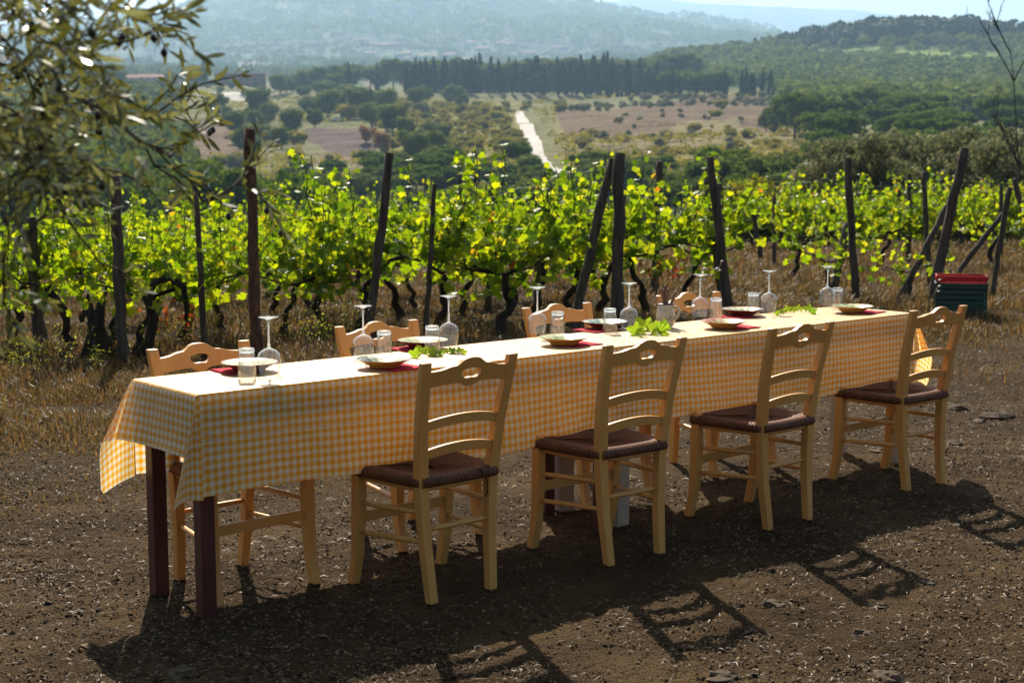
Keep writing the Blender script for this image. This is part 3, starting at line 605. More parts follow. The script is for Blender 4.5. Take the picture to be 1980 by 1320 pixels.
def knife(k, lean, az, h, label):
    t = thing('table_knife', label, 'knife', jp+Vector((0.012*math.cos(az+3.1), 0.012*math.sin(az+3.1), 0.012)), 0, 'knives standing in the jug')
    d = Vector((math.sin(lean)*math.cos(az), math.sin(lean)*math.sin(az), math.cos(lean))); t.rotation_euler = d.to_track_quat('Z', 'Y').to_euler()
    MB().box(-0.0065, 0.0065, -0.0007, 0.0007, 0.0, h-0.085).build('blade', M['steel'], t, False)
    MB().tube([(0, 0, h-0.085), (0, 0, h-0.07), (0, 0, h-0.03), (0, 0, h-0.008), (0, 0, h)], [0.0068, 0.0072, 0.0082, 0.0080, 0.0040], 10).build('handle', M['knifewood'], t)
    mb = MB()
    for z in (h-0.07, h-0.05, h-0.03): mb.tube([(0, -0.0085, z), (0, 0.0085, z)], 0.0016, 8)
    mb.build('rivet', M['steel'], t)
knife(0, 0.20, 3.15, 0.180, "leftmost knife leaning out of the jug, paler handle"); knife(1, 0.07, 2.9, 0.180, "knife second from left in the jug, dark round ended handle")
knife(2, 0.05, 0.3, 0.192, "tallest knife in the middle of the jug"); knife(3, 0.16, 0.6, 0.176, "knife behind the tallest one in the jug, short of the rim of the chair behind"); knife(4, 0.36, -0.15, 0.172, "knife leaning farthest out over the jug handle")

# vine leaf outline (five lobes, toothed) and leaf builders
def leaf_outline(n=30):
    a = np.linspace(-math.pi*0.93, math.pi*0.93, n)       # 0 = tip direction
    r = 0.62+0.20*np.cos(5*a)*np.exp(-(a/3.0)**2)+0.12*np.cos(a)+0.05*np.cos(np.arange(n)*math.pi)
    r = r*np.where(np.abs(a) > 2.7, 0.72, 1.0)
    return np.stack([r*np.sin(a), r*np.cos(a)+0.25], -1)
LO = {k: leaf_outline(k) for k in (12, 30)}
def leaf_mesh(cs, dirs, nrms, sizes, k=12, curl=0.25):
    """many leaves at once: stalk point cs, direction dirs, face normal nrms"""
    o = LO[k]; n = len(cs); d = dirs/np.linalg.norm(dirs, axis=1)[:, None]; nr = nrms-d*(nrms*d).sum(1)[:, None]; nr /= np.linalg.norm(nr, axis=1)[:, None]+1e-9
    s = np.cross(d, nr); V = np.zeros((n, k+1, 3)); cu = rng.uniform(-0.1, curl, n)
    V[:, 0] = cs+d*(sizes*0.25)[:, None]
    for j in range(k):
        x, y = o[j]; zf = (cu*(x*x*0.9+max(0, y-0.2)**2*0.55)+0.06*np.sin(j*2.1+cu*9))
        V[:, j+1] = cs+(s*x+d*y-nr*zf[:, None])*sizes[:, None]
    b = (np.arange(n)*(k+1))[:, None, None]; f = (np.array([[0, j+1, j+2] for j in range(k-1)])[None]+b).reshape(-1, 3)
    return V.reshape(-1, 3), f
def leaf_obj(name, leaves, mat_, parent=None, k=12):
    cs, ds, ns, ss = [np.array(x, float) for x in zip(*leaves)]; V, f = leaf_mesh(cs, ds, ns, ss, k); return mesh_obj(name, V, f, mat_, parent, False)
def table_sprig(label, pts, leaves):
    P0 = onz(*pts[0], TOP); t = thing('vine_sprig', label, 'vine sprig', P0, 0, 'vine sprigs lying on the cloth')
    pp = [onz(x, y, TOP)-P0+Vector((0, 0, 0.006+0.004*(i % 2))) for i, (x, y) in enumerate(pts)]
    MB().tube(pp, [0.0018]*len(pp), 6).build('stalk', M['olivewood'], t)
    lv = []
    for (px, py, z, s, az, el) in leaves:
        c = onz(px, py, TOP)-P0+Vector((0, 0, z)); a = R(az); d = (math.cos(a)*math.cos(R(el)), math.sin(a)*math.cos(R(el)), math.sin(R(el)))
        lv.append((tuple(c), d, (random.uniform(-0.3, 0.3), -1.0 if el > 15 else -0.3, 0.3 if el > 15 else 1.0), s))
    leaf_obj('leaves', lv, M['sprig'], t, 30)
table_sprig("cluster of large vine leaves propped against the jug", [(1262, 646), (1250, 644), (1238, 642), (1228, 641)],
            [(1250, 643, 0.010, 0.070, 150, 48), (1236, 646, 0.008, 0.058, 195, 22), (1258, 645, 0.008, 0.052, 35, 55), (1272, 646, 0.006, 0.060, -20, 42), (1266, 648, 0.006, 0.045, 5, 14), (1280, 643, 0.008, 0.052, 60, 62), (1246, 650, 0.004, 0.042, 240, 8)])
table_sprig("smaller vine sprig with three leaf bunches lying left of the first front chair back", [(800, 689), (832, 686), (860, 682), (892, 681)],
            [(815, 688, 0.008, 0.042, 120, 45), (808, 690, 0.006, 0.038, 200, 25), (828, 688, 0.006, 0.040, 30, 40), (834, 687, 0.005, 0.034, 0, 15), (862, 685, 0.005, 0.026, 100, 45), (856, 686, 0.004, 0.026, 190, 20), (870, 683, 0.004, 0.026, 20, 35), (888, 683, 0.004, 0.022, 110, 60), (893, 684, 0.004, 0.022, 10, 20)])
table_sprig("long flat vine sprig at the far end between two wine glasses", [(1502, 610), (1520, 604), (1545, 600), (1566, 602)],
            [(1506, 609, 0.004, 0.026, 200, 20), (1512, 607, 0.004, 0.028, 90, 40), (1524, 604, 0.006, 0.034, 120, 60), (1532, 604, 0.006, 0.030, 60, 45), (1546, 602, 0.006, 0.034, 90, 50), (1562, 603, 0.006, 0.036, 50, 60), (1568, 606, 0.006, 0.032, -20, 30), (1498, 612, 0.003, 0.022, 230, 10)])

# ------------------------------------------------------------------ crates beside the vineyard
def crate(name, w_, d_, h_, z0, mat_, label, loc, rz, rim=0.025):
    t = thing(name, label, 'crate', loc, rz, None); hw, hd = w_/2, d_/2
    mb = MB(); th = 0.006
    for (x0, x1, y0, y1) in ((-hw, hw, -hd, -hd+th), (-hw, hw, hd-th, hd), (-hw, -hw+th, -hd+th, hd-th), (hw-th, hw, -hd+th, hd-th)):
        nb = 6
        for k in range(nb): mb.box(x0, x1, y0, y1, z0+h_*k/nb, z0+h_*(k+0.66)/nb)
    n = 7
    for k in range(n+1):
        x = -hw+w_*k/n
        for y in (-hd-0.005, hd-0.001): mb.box(x-0.006, x+0.006, y, y+0.0065, z0, z0+h_)
    for k in range(5):
        y = -hd+d_*k/4
        for x in (-hw-0.005, hw-0.001): mb.box(x, x+0.0065, y-0.006, y+0.006, z0, z0+h_)
    mb.box(-hw+th, hw-th, -hd+th, hd-th, z0, z0+0.008); mb.build('walls', mat_, t, False, 0.0015)
    mb = MB(); r = 0.014
    for (x0, x1, y0, y1) in ((-hw-r, hw+r, -hd-r, -hd+0.002), (-hw-r, hw+r, hd-0.002, hd+r), (-hw-r, -hw+0.002, -hd+0.002, hd-0.002), (hw-0.002, hw+r, -hd+0.002, hd-0.002)):
        mb.box(x0, x1, y0, y1, z0+h_-rim, z0+h_)
    mb.build('rim', mat_, t, False, 0.003); return t
gcr = mat("dark_green_plastic", (0.010, 0.060, 0.045), 0.4); rcr = mat("red_plastic", (0.42, 0.014, 0.010), 0.45); tr_ = N(rcr, "ShaderNodeBsdfTranslucent"); tr_.inputs[0].default_value = (0.8, 0.02, 0.01, 1)
mx = N(rcr, "ShaderNodeMixShader"); mx.inputs[0].default_value = 0.3; L(rcr, P(rcr).outputs[0], mx.inputs[1]); L(rcr, tr_.outputs[0], mx.inputs[2]); L(rcr, mx.outputs[0], rcr.node_tree.nodes["Material Output"].inputs[0])
cp = onz(1856, 612, 0.0); cp.z = 0.03
crate('plastic_crate', 0.50, 0.32, 0.33, 0.0, gcr, "dark green plastic harvest crate standing in the grass by the braced posts", cp, -0.25)
crate('plastic_crate', 0.485, 0.305, 0.09, 0.315, rcr, "red plastic crate nested in the top of the green one", cp, -0.25, 0.05)

# ------------------------------------------------------------------ vineyard posts and wires
def post(bx, by, tx, ty, wpx, label, mat_=None, dy=0.0, top=False, group='vineyard posts'):
    b = onz(bx, by, 0.0); b.z = float(ground_z(np.array(b.x), np.array(b.y))); Yt = b.y+dy; t = at(tx, ty, Yt); r = wpx/F*b.y/2
    o = thing('vineyard_post', label, 'post', b, 0, group); n = 11; pts = []; g = random.Random(int(bx))
    for i in range(n):
        k = i/(n-1); p_ = (t-b)*k; pts.append((p_.x+g.uniform(-1, 1)*r*0.18, p_.y+g.uniform(-1, 1)*r*0.15, p_.z-(0.12 if i == 0 else 0)))
    rr = [r*g.uniform(0.90, 1.08)*(1.06-0.14*i/(n-1)) for i in range(n)]
    MB().tube(pts, rr, 12, wob=0.10, seed=int(bx)).build('shaft', mat_ or M['postwood'], o)
    if top: MB().lathe([(0.0, 0.004), (rr[-1]*0.93, 0.003), (rr[-1]*0.96, -0.004)], 14, c=(pts[-1][0], pts[-1][1], pts[-1][2])).build('sawn_end', M['cutwood'], o)
    return o
PS = [(78, 668, 58, 420, 25, "thick post at the left edge behind the olive branches"), (237, 702, 222, 340, 22, "tall thick post rising into the olive branches"),
      (397, 690, 378, 362, 12, "thin stake left of the bark covered post"), (497, 700, 482, 250, 22, "tallest post, bark covered with a pale sawn top"),
      (712, 660, 755, 296, 18, "dark post leaning right, left of centre behind the vines"), (824, 650, 840, 356, 10, "thin stake between the leaning dark post and the centre"),
      (944, 600, 951, 352, 13, "short post with a pale worn top under the sagging wire"), (1036, 600, 1057, 334, 16, "stubby post top right of the pale topped one"),
      (1192, 646, 1198, 296, 24, "thick upright weathered post in the middle of the vineyard"), (1106, 640, 1184, 308, 19, "slanting brace leaning against the thick middle post"),
      (1264, 575, 1276, 312, 14, "knobbly post behind the vines right of the thick middle post"), (1412, 618, 1373, 304, 17, "grey post leaning left with two thinner stakes at its back"),
      (1396, 600, 1364, 326, 10, "thin stake just left of the grey leaning post"), (1404, 560, 1391, 332, 10, "thin stake just right of the grey leaning post"),
      (1656, 590, 1638, 306, 15, "tall slim grey post behind the far end of the table"), (1610, 572, 1637, 432, 15, "short brace leaning on the tall slim grey post"),
      (1798, 598, 1866, 286, 19, "long grey post leaning right, beside the crates"), (1733, 592, 1846, 372, 14, "long brace slanting up to the long grey post"),
      (1916, 578, 1952, 362, 11, "dark post leaning right behind the crates"), (1848, 532, 1940, 412, 11, "pale brace running behind the crates"),
      (2004, 500, 1960, 346, 11, "dark post leaning left at the right edge"), (1757, 512, 1758, 336, 10, "straight dark stake before the olive trees"),
      (1797, 560, 1786, 332, 10, "second straight dark stake before the olive trees"), (1497, 520, 1497, 380, 7, "thin upright stake in the far vines"),
      (1472, 503, 1454, 394, 10, "short leaning stake in the far vines"), (1712, 470, 1706, 352, 9, "distant stake top against the olive trees"), (1936, 500, 1936, 354, 8, "distant stake by the dark leaning post")]
posts = [post(*a, mat_=M['barkpost'] if i == 3 else None, top=(i in (1, 3, 6)), dy=(0.35 if i in (9, 15, 17) else 0)) for i, a in enumerate(PS)]
def wire(pts, r, label, sag=0.0):
    P_ = []
    for (a, b) in zip(pts[:-1], pts[1:]):
        for k in range(9): q_ = a.lerp(b, k/9); q_ = q_+Vector((0, 0, -sag*4*(k/9)*(1-k/9))); P_.append(q_)
    P_.append(pts[-1]); o = MB().tube(P_, r, 5).build('vineyard_wire', M['wire']); return tag(o, label, 'wire', 'vineyard wires')
wire([at(880, 392, 14.6), at(1000, 365, 14.7), at(1090, 335, 14.8), at(1190, 316, 14.9)], 0.0035, "wire rising to the thick middle post", 0.03)
wire([at(1195, 352, 15.0), at(1375, 348, 15.6)], 0.0022, "wire between the thick middle post and the grey leaning post", 0.03)
wire([at(1400, 363, 15.9), at(1520, 356, 16), at(1590, 346, 16), at(1640, 340, 16.2)], 0.0032, "wavy pale wire hanging from the tall slim grey post", 0.02)
wire([at(1638, 360, 16.3), at(1858, 358, 16.0)], 0.002, "straight wire between the tall slim grey post and the long leaning post", 0.01)
wire([at(1400, 470, 16), at(1640, 440, 16.2)], 0.002, "low wire left of the tall slim grey post", 0.03)
wire([at(1640, 398, 16.3), at(1850, 396, 16)], 0.002, "second wire below the straight one, before the olive trees", 0.02)
wire([at(490, 560, 12.0), at(720, 552, 14.3)], 0.002, "low wire from the bark covered post to the dark leaning post", 0.05)
wire([at(950, 412, 15.4), at(1190, 410, 15)], 0.002, "lower wire through the vines left of the thick middle post", 0.03)

# ------------------------------------------------------------------ vines
def vine(seed, tall=1.0, dense=1.0, big=False):
    g = random.Random(seed); t = thing('grape_vine', None, 'vine')
    P_ = [Vector((0, 0, -0.06))]; x = y = 0.0; lean = g.uniform(-0.35, 0.35); n = 9; hz = g.uniform(0.42, 0.56)
    for i in range(1, n): x += lean*0.07+g.uniform(-0.045, 0.045); y += g.uniform(-0.03, 0.03); P_.append(Vector((x, y, hz*i/(n-1))))
    r0 = 0.034 if big else 0.025
    mb = MB(); mb.tube(P_, [r0*(1.25-0.4*i/(n-1))*g.uniform(0.85, 1.2) for i in range(n)], 9, wob=0.16, seed=seed)
    top = P_[-1]; arms = []
    for s in (-1, 1):
        for q_ in range(g.choice((1, 2))):
            A = [top.copy()]; p_ = top.copy(); dz = g.uniform(0.0, 0.07)
            for i in range(6): p_ = p_+Vector((s*g.uniform(0.06, 0.12), g.uniform(-0.04, 0.04), dz+g.uniform(-0.03, 0.04))); A.append(p_.copy())
            mb.tube(A, [0.012*(1-0.09*i)*g.uniform(0.8, 1.2) for i in range(7)], 7, wob=0.15, seed=seed+q_); arms.append(A)
    mb.build('trunk', M['vinewood'], t)
    lv = []; sh = MB()
    def leaf(c, s_=1.0):
        a = g.uniform(0, 6.28); d = Vector((math.cos(a)*0.6, math.sin(a)*0.6, g.uniform(-1.0, 0.15))); nr = Vector((g.uniform(-1, 1), g.uniform(-1.2, 1.2), g.uniform(-0.2, 0.9)))
        off = Vector((math.cos(a), math.sin(a), 0))*g.uniform(0.02, 0.07)
        lv.append((tuple(c+off), tuple(d), tuple(nr), g.uniform(0.048, 0.090)*s_))
    for A in arms:
        for k in range(int(5*dense)):
            b = A[g.randrange(1, 7)]; p_ = b.copy(); v_ = Vector((g.uniform(-0.25, 0.25), g.uniform(-0.22, 0.22), 1)).normalized(); S_ = [p_.copy()]
            ln = g.uniform(0.25, 0.80)*tall*(1.0 if g.random() < 0.6 else 0.7); m_ = int(ln/0.055)
            droop = g.random() < 0.3
            for i in range(m_):
                v_ = (v_+Vector((g.uniform(-0.18, 0.18), g.uniform(-0.15, 0.15), -0.16 if droop else -0.01))).normalized(); p_ = p_+v_*0.055; S_.append(p_.copy())
                leaf(p_, 1-0.45*i/m_)
                if g.random() < 0.75: leaf(p_, 0.9-0.4*i/m_)
            if len(S_) > 2: sh.tube(S_, 0.0035, 4)
        for k in range(int(30*dense)): b = A[g.randrange(0, 7)]; leaf(b+Vector((g.uniform(-0.14, 0.14), g.uniform(-0.18, 0.18), g.uniform(-0.20, 0.28))))
    leaf_obj('foliage', lv, M['vineleaf'], t); sh.build('shoots', M['vinewood'], t); return t
VP = [freeze(vine(s, ta, de, b)) for s, ta, de, b in ((3, 1.0, 1.0, True), (5, 1.1, 1.1, False), (8, 0.9, 1.0, True), (13, 1.0, 0.8, False), (21, 1.2, 1.1, False), (34, 0.8, 0.7, False))]
used = set()
def put_vine(k, x, y, sc_, label, group, rz=None):
    o = VP[k] if k not in used else copy_tree(VP[k]); used.add(k)
    o.location = (x, y, float(ground_z(np.array(x), np.array(y)))); o.rotation_euler = (0, 0, random.uniform(-0.5, 0.5)+(3.14 if random.random() < 0.5 else 0) if rz is None else rz); o.scale = (sc_*1.02, sc_*0.95, sc_*0.93)
    tag(o, label, 'vine', group)
FV = [(20, 662, 0, 1.0, "vine at the left edge of the row, low under the olive branches"), (148, 680, 2, 1.05, "vine between the two thick posts on the left, with a forked dark trunk"),
      (205, 676, 1, 1.05, "vine close against the left side of the tall thick post"), (262, 690, 4, 1.05, "vine with the big arched trunk right of the tall thick post"),
      (350, 662, 3, 1.0, "vine behind the arched one, left of the thin stake"), (440, 650, 1, 0.95, "vine between the thin stake and the bark covered post"),
      (545, 650, 4, 1.0, "vine just right of the bark covered post"), (632, 642, 0, 1.0, "vine with a trunk leaning right, before the dark leaning post"),
      (690, 640, 2, 1.12, "tall shooted vine at the foot of the dark leaning post"), (775, 618, 4, 1.12, "tall vine right of the dark leaning post"),
      (838, 640, 5, 1.05, "thin vine beside the thin stake left of centre"), (888, 608, 1, 1.05, "vine below the pale topped post"), (962, 643, 0, 1.08, "vine with a straight dark trunk left of the slanting brace"),
      (1030, 612, 4, 1.15, "large leafed vine under the sagging wire"), (1085, 625, 1, 1.15, "dense dark green vine left of the slanting brace"), (1150, 605, 2, 1.05, "vine between the slanting brace and the thick middle post"),
      (1250, 605, 4, 1.12, "vine right of the thick middle post with reddening leaves"), (1320, 600, 1, 1.10, "vine halfway between the thick middle post and the grey leaning post")]
for px, py, k, s_, lab in FV:
    p_ = onz(px, py, 0); put_vine(k, p_.x, p_.y, s_*(1.13 if 650 < px < 1340 else 0.97), lab, 'vines along the front of the vineyard')
# rows that recede behind the end posts
RN = ["at the left edge of the picture", "beside the thick left edge post", "behind the arched bare vine trunk", "behind the thin stake", "right of the bark covered post", "left of the dark leaning post", "right of the dark leaning post",
      "left of the pale topped post", "right of the pale topped post", "behind the slanting brace", "behind the thick middle post", "left of the grey leaning post"]
starts = [(40, 665), (130, 660), (300, 660), (400, 650), (560, 640), (640, 635), (760, 630), (870, 625), (960, 620), (1080, 605), (1180, 600), (1290, 590)]
for i, (px, py) in enumerate(starts):
    p_ = onz(px, py, 0)
    for k in range(1, 7):
        if random.random() < 0.30: continue
        x = p_.x-0.22*k*1.5+random.uniform(-0.12, 0.12); y = p_.y+k*1.5
        put_vine(random.randrange(6), x, y, random.uniform(0.82, 1.0), "vine %s back in the row that recedes %s" % (("second", "third", "fourth", "fifth", "sixth", "seventh")[k-1], RN[i]), 'vines in the receding rows on the left and in the centre')
for (px, py, k, s_, lab) in [(1530, 545, 3, 1.05, "vine behind the stakes right of the grey leaning post"), (1618, 520, 1, 1.15, "broad vine left of the tall slim grey post"), (1585, 575, 5, 0.9, "half bare vine at the foot of the short brace"),
                         (1772, 590, 5, 0.75, "low vine with drooping shoots between the long brace and the tall slim post"), (1700, 515, 4, 1.1, "broad vine right of the tall slim grey post"), (1905, 520, 2, 1.0, "vine behind the crates under the dark leaning post")]:
    p_ = onz(px, py, 0); put_vine(k, p_.x, p_.y, s_, lab, 'vines on the right of the vineyard')
for px in (1400, 1450, 1510, 1560, 1620, 1680, 1740, 1800, 1860, 1920, 1975, 2040):
    for py in (508, 488, 470):
        if random.random() < 0.08: continue
        p_ = onz(px+random.uniform(-14, 14), py+random.uniform(-4, 4), -0.3); put_vine(random.randrange(6), p_.x, p_.y, random.uniform(0.95, 1.15), "vine in a distant row", 'vines on the right, %s distant row' % {508: 'nearest', 488: 'middle', 470: 'farthest'}[py])
for k in range(6):
    if k not in used: put_vine(k, -6-k, 15+k, 1.0, "vine out beyond the left edge, number apart", 'vines in the receding rows on the left and in the centre')

for i in range(14):
    put_vine(i % 6, -5.6-(i % 5)*1.1, 13.2+(i//5)*1.7+(i % 5)*0.1, random.uniform(0.9, 1.05), "vine out beyond the left end of the front row, past the olive branches", 'vines past the left edge')
# old stump, arched cane, red brambles, yellow weeds, dry stalks
sp_ = onz(188, 690, 0); st = thing('vine_stump', "black twisted dead vine stump left of the tall thick post", 'stump', sp_)
mb = MB()
for k in range(5): a = k*1.25; mb.tube([(0.10*math.cos(a), 0.08*math.sin(a), -0.05), (0.05*math.cos(a), 0.04*math.sin(a), 0.12), (0.03*math.cos(a+1), 0.03*math.sin(a+1), 0.25), (0.09*math.cos(a+1.6), 0.05*math.sin(a), 0.34+0.05*k)], [0.06, 0.055, 0.04, 0.018], 9, wob=0.3, seed=k)
mb.build('trunk', M['vinewood'], st)
ap = onz(255, 692, 0); ac = MB(); ac.tube([Vector(v) for v in ((0, 0, -0.05), (0.14, 0, 0.12), (0.19, 0.02, 0.32), (0.13, 0.02, 0.50), (0.20, 0.03, 0.62), (0.33, 0.04, 0.66), (0.43, 0.05, 0.58), (0.45, 0.06, 0.42), (0.44, 0.06, 0.30))], [0.045, 0.042, 0.04, 0.036, 0.03, 0.028, 0.026, 0.020, 0.014], 10, wob=0.18, seed=4)
o = ac.build('arched_vine', M['vinewood']); o.location = ap; tag(o, "arched bare vine trunk bending over behind the first vineyard side chair", 'vine', None)
def weed(seed, mat_, h, n, ls):
    g = random.Random(seed); t = thing('weed', None, 'weed'); mb = MB(); lv = []
    for k in range(n):
        p_ = Vector((g.uniform(-0.1, 0.1), g.uniform(-0.1, 0.1), 0)); v_ = Vector((g.uniform(-0.4, 0.4), g.uniform(-0.4, 0.4), 1)); S_ = [p_.copy()]
        for i in range(8):
            v_ = v_+Vector((g.uniform(-0.2, 0.2), g.uniform(-0.2, 0.2), 0)); p_ = p_+v_.normalized()*h/8*g.uniform(0.7, 1.2); S_.append(p_.copy())
            if i > 1:
                for q_ in range(3): a = g.uniform(0, 6.28); lv.append((tuple(p_+Vector((g.uniform(-1, 1), g.uniform(-1, 1), g.uniform(-1, 1)))*0.03), (math.cos(a), math.sin(a), g.uniform(-0.3, 0.8)), (g.uniform(-1, 1), -1, g.uniform(-1, 1)), ls*g.uniform(0.6, 1.3)))
        mb.tube(S_, 0.0022, 4)
    mb.build('stems', M['vinewood'], t); leaf_obj('leaves', lv, mat_, t); return t
yw = freeze(weed(1, M['yellowweed'], 0.42, 8, 0.010)); yw2 = freeze(weed(2, M['yellowweed'], 0.30, 9, 0.011)); rb = freeze(weed(5, M['redweed'], 0.42, 5, 0.026))
rp = onz(332, 668, 0); rb.location = (rp.x, rp.y, 0.02); tag(rb, "red leaved bramble sprig behind the first vineyard side chair", 'weed')
o = copy_tree(rb); q_ = onz(1285, 610, 0); o.location = (q_.x, q_.y, 0.25); tag(o, "red leaved sprig in the vines right of the thick middle post", 'weed')
for i, (px, py) in enumerate([(540, 672), (590, 672), (620, 690), (640, 672), (690, 665), (60, 730), (130, 740), (20, 715), (235, 700), (290, 690), (350, 680), (660, 650), (905, 640), (420, 662), (450, 668), (180, 720), (90, 715)]):
    o = (yw, yw2)[i] if i < 2 else copy_tree((yw, yw2)[i % 2]); p_ = onz(px, py, 0); o.location = (p_.x, p_.y, float(ground_z(np.array(p_.x), np.array(p_.y)))); o.rotation_euler = (0, 0, i*1.3); o.scale = [random.uniform(0.7, 1.15)]*3
    tag(o, "wiry weed with tiny yellow flowers in the dry grass before the vines", 'weed', 'yellow flowered weeds in the dry grass')
def stalk(label, pts, heads, Y):
    t = MB(); P_ = [at(x, y, Y) for x, y in pts]; b = P_[0].copy(); tt = thing('dry_stalk', label, 'dry stalk', b)
    MB().tube([p-b for p in P_], 0.002, 5).build('stem', M['straw'], tt)
    mb = MB()
    for (x, y, s) in heads:
        c = at(x, y, Y)-b; mb.tube([c+Vector((-s*1.3, 0, -s*.5)), c, c+Vector((s*1.3, 0, s*.6))], [s*0.2, s*0.7, s*0.15], 7)
    mb.build('seed_head', M['cream'], tt)
stalk("dry stalk with pale seed heads behind the jug side chair", [(1362, 600), (1378, 560), (1385, 530), (1395, 508)], [(1362, 520, 0.014), (1386, 520, 0.014), (1376, 532, 0.010), (1396, 505, 0.009), (1391, 523, 0.011)], 9.5)
stalk("dry stalk with white seed heads left of the crates", [(1790, 600), (1803, 575), (1815, 553)], [(1817, 541, 0.010), (1816, 553, 0.010), (1815, 563, 0.009)], 10.0)

# stones that stand out
stone_spots = [(1492, 1171, 0.045, "rounded grey stone in the light between the chair shadows"), (1763, 1050, 0.036, "dark round stone at the edge of the table shadow"), (1720, 1308, 0.05, "pale stone at the bottom edge on the right"),
    (1672, 1224, 0.042, "brown stone below the third chair back's shadow"), (1795, 1127, 0.035, "stone at the tip of the chair back's shadow"), (1850, 790, 0.075, "flat pale stone right of the farthest front chair"),
    (1925, 806, 0.10, "dark flat rock at the right edge of the gravel"), (1895, 815, 0.05, "small flat stone left of the dark flat rock"), (1700, 875, 0.05, "pale stone below the farthest front chair"), (1840, 858, 0.055, "light flat stone right of the farthest front chair legs"),
    (640, 967, 0.035, "pinkish stone under the table between the chairs"), (887, 1052, 0.03, "pale pebble behind the nearest chair"), (1395, 1310, 0.05, "flat stone at the bottom edge in the middle"), (350, 1300, 0.05, "flat dull stone at the bottom left in the shadow"), (1700, 1172, 0.03, "small stone under the shadow's corner")]
for i, (px, py, r, lab) in enumerate(stone_spots):
    p_ = onz(px, py, 0.0); V = []; g = np.random.default_rng(i); nu, nv = 10, 7
    for a in range(nv):
        th = math.pi*a/(nv-1)
        for b in range(nu):
            ph = 2*math.pi*b/nu; rr = r*(1+0.28*g.normal()*0.6) if 0 < a < nv-1 else r*0.9
            V.append((rr*math.sin(th)*math.cos(ph)*1.25, rr*math.sin(th)*math.sin(ph)*0.9, rr*math.cos(th)*0.5))
    f = [(a*nu+b, a*nu+(b+1) % nu, (a+1)*nu+(b+1) % nu, (a+1)*nu+b) for a in range(nv-1) for b in range(nu)]
    o = mesh_obj('stone', V, f, M['stone'], None, False); o.location = (p_.x, p_.y, float(ground_z(np.array(p_.x), np.array(p_.y)))-r*0.12); o.rotation_euler = (0, 0, i*1.1); tag(o, lab, 'stone', 'larger stones on the gravel')

# ------------------------------------------------------------------ the olive tree that reaches in from the left
ot = thing('olive_tree', "olive tree reaching in from the left with dark blurred leafy branches and small olives", 'olive tree', (-3.6, 3.0, 0))
ob = Vector((-3.6, 3.0, 0)); g = random.Random(4)
trunk = [(-3.6, 3.0, -0.1), (-3.55, 3.0, 0.5), (-3.7, 3.05, 1.0), (-3.5, 3.0, 1.6), (-3.3, 2.9, 2.1)]
MB().tube([Vector(p)-ob for p in trunk], [0.19, 0.16, 0.14, 0.12, 0.09], 14, wob=0.2, seed=2).build('trunk', M['olivewood'], ot)
fork = Vector((-3.5, 3.0, 1.55))
stems = [([(-300, -120), (30, 10), (60, 90), (120, 165), (200, 228), (262, 262), (300, 320), (342, 346)], 2.35, 2.9, 1.0),
         ([(-300, 60), (40, 135), (130, 178), (230, 232), (300, 222), (352, 232)], 2.5, 3.1, 1.0),
         ([(-300, 300), (100, 206), (230, 238), (300, 290), (362, 350), (395, 388), (432, 376), (482, 330)], 2.6, 3.2, 0.7),
         ([(230, 236), (300, 222), (335, 190), (378, 168)], 3.0, 3.1, 0.8), ([(-300, 470), (60, 330), (200, 325), (250, 342)], 2.3, 2.7, 0.9),
         ([(60, 330), (112, 372), (152, 460), (190, 505), (228, 520)], 2.7, 2.9, 0.75), ([(-250, 200), (0, 250), (60, 300), (95, 400), (60, 450)], 2.1, 2.4, 0.8),
         ([(-250, -60), (120, -40), (200, 10), (292, 30)], 2.1, 2.5, 1.0), ([(-250, 250), (-40, 330), (15, 440), (8, 560), (20, 620)], 1.9, 2.1, 0.7),
         ([(-200, -80), (0, 60), (60, 150), (70, 240), (40, 320)], 1.9, 2.2, 1.1), ([(-100, -100), (60, -20), (150, 60), (220, 90), (300, 60)], 2.2, 2.6, 1.0),
         ([(-250, 120), (-60, 180), (20, 210), (100, 260), (160, 300)], 1.8, 2.2, 1.1), ([(300, 290), (330, 300), (365, 262), (395, 250)], 3.0, 3.2, 0.8), ([(-100, 380), (20, 390), (80, 372), (150, 380)], 2.0, 2.3, 0.8),
         ([(395, 388), (440, 372), (470, 340), (505, 380)], 3.15, 3.2, 0.8)]
lv = []; tw_ = MB(); lim = MB(); OL = []
oleaf = [(-0.0, 0.0), (0.16, 0.07), (0.5, 0.12), (0.82, 0.08), (1.0, 0.0), (0.82, -0.08), (0.5, -0.12), (0.16, -0.07)]
LV = []; LFc = []
def oliveleaf(c, d, ln):
    d = d.normalized(); up = Vector((g.uniform(-1, 1), g.uniform(-1, 1), g.uniform(-0.4, 1))); s = d.cross(up).normalized(); nrm = s.cross(d); b = len(LV); cv = g.uniform(-0.15, 0.2)
    for x, y in oleaf: LV.append(tuple(c+d*(x*ln)+s*(y*ln)+nrm*(abs(y)*ln*0.25+cv*ln*x*x)))
    LFc.extend([(b, b+1, b+7), (b+1, b+2, b+6), (b+1, b+6, b+7), (b+2, b+3, b+5), (b+2, b+5, b+6), (b+3, b+4, b+5)])
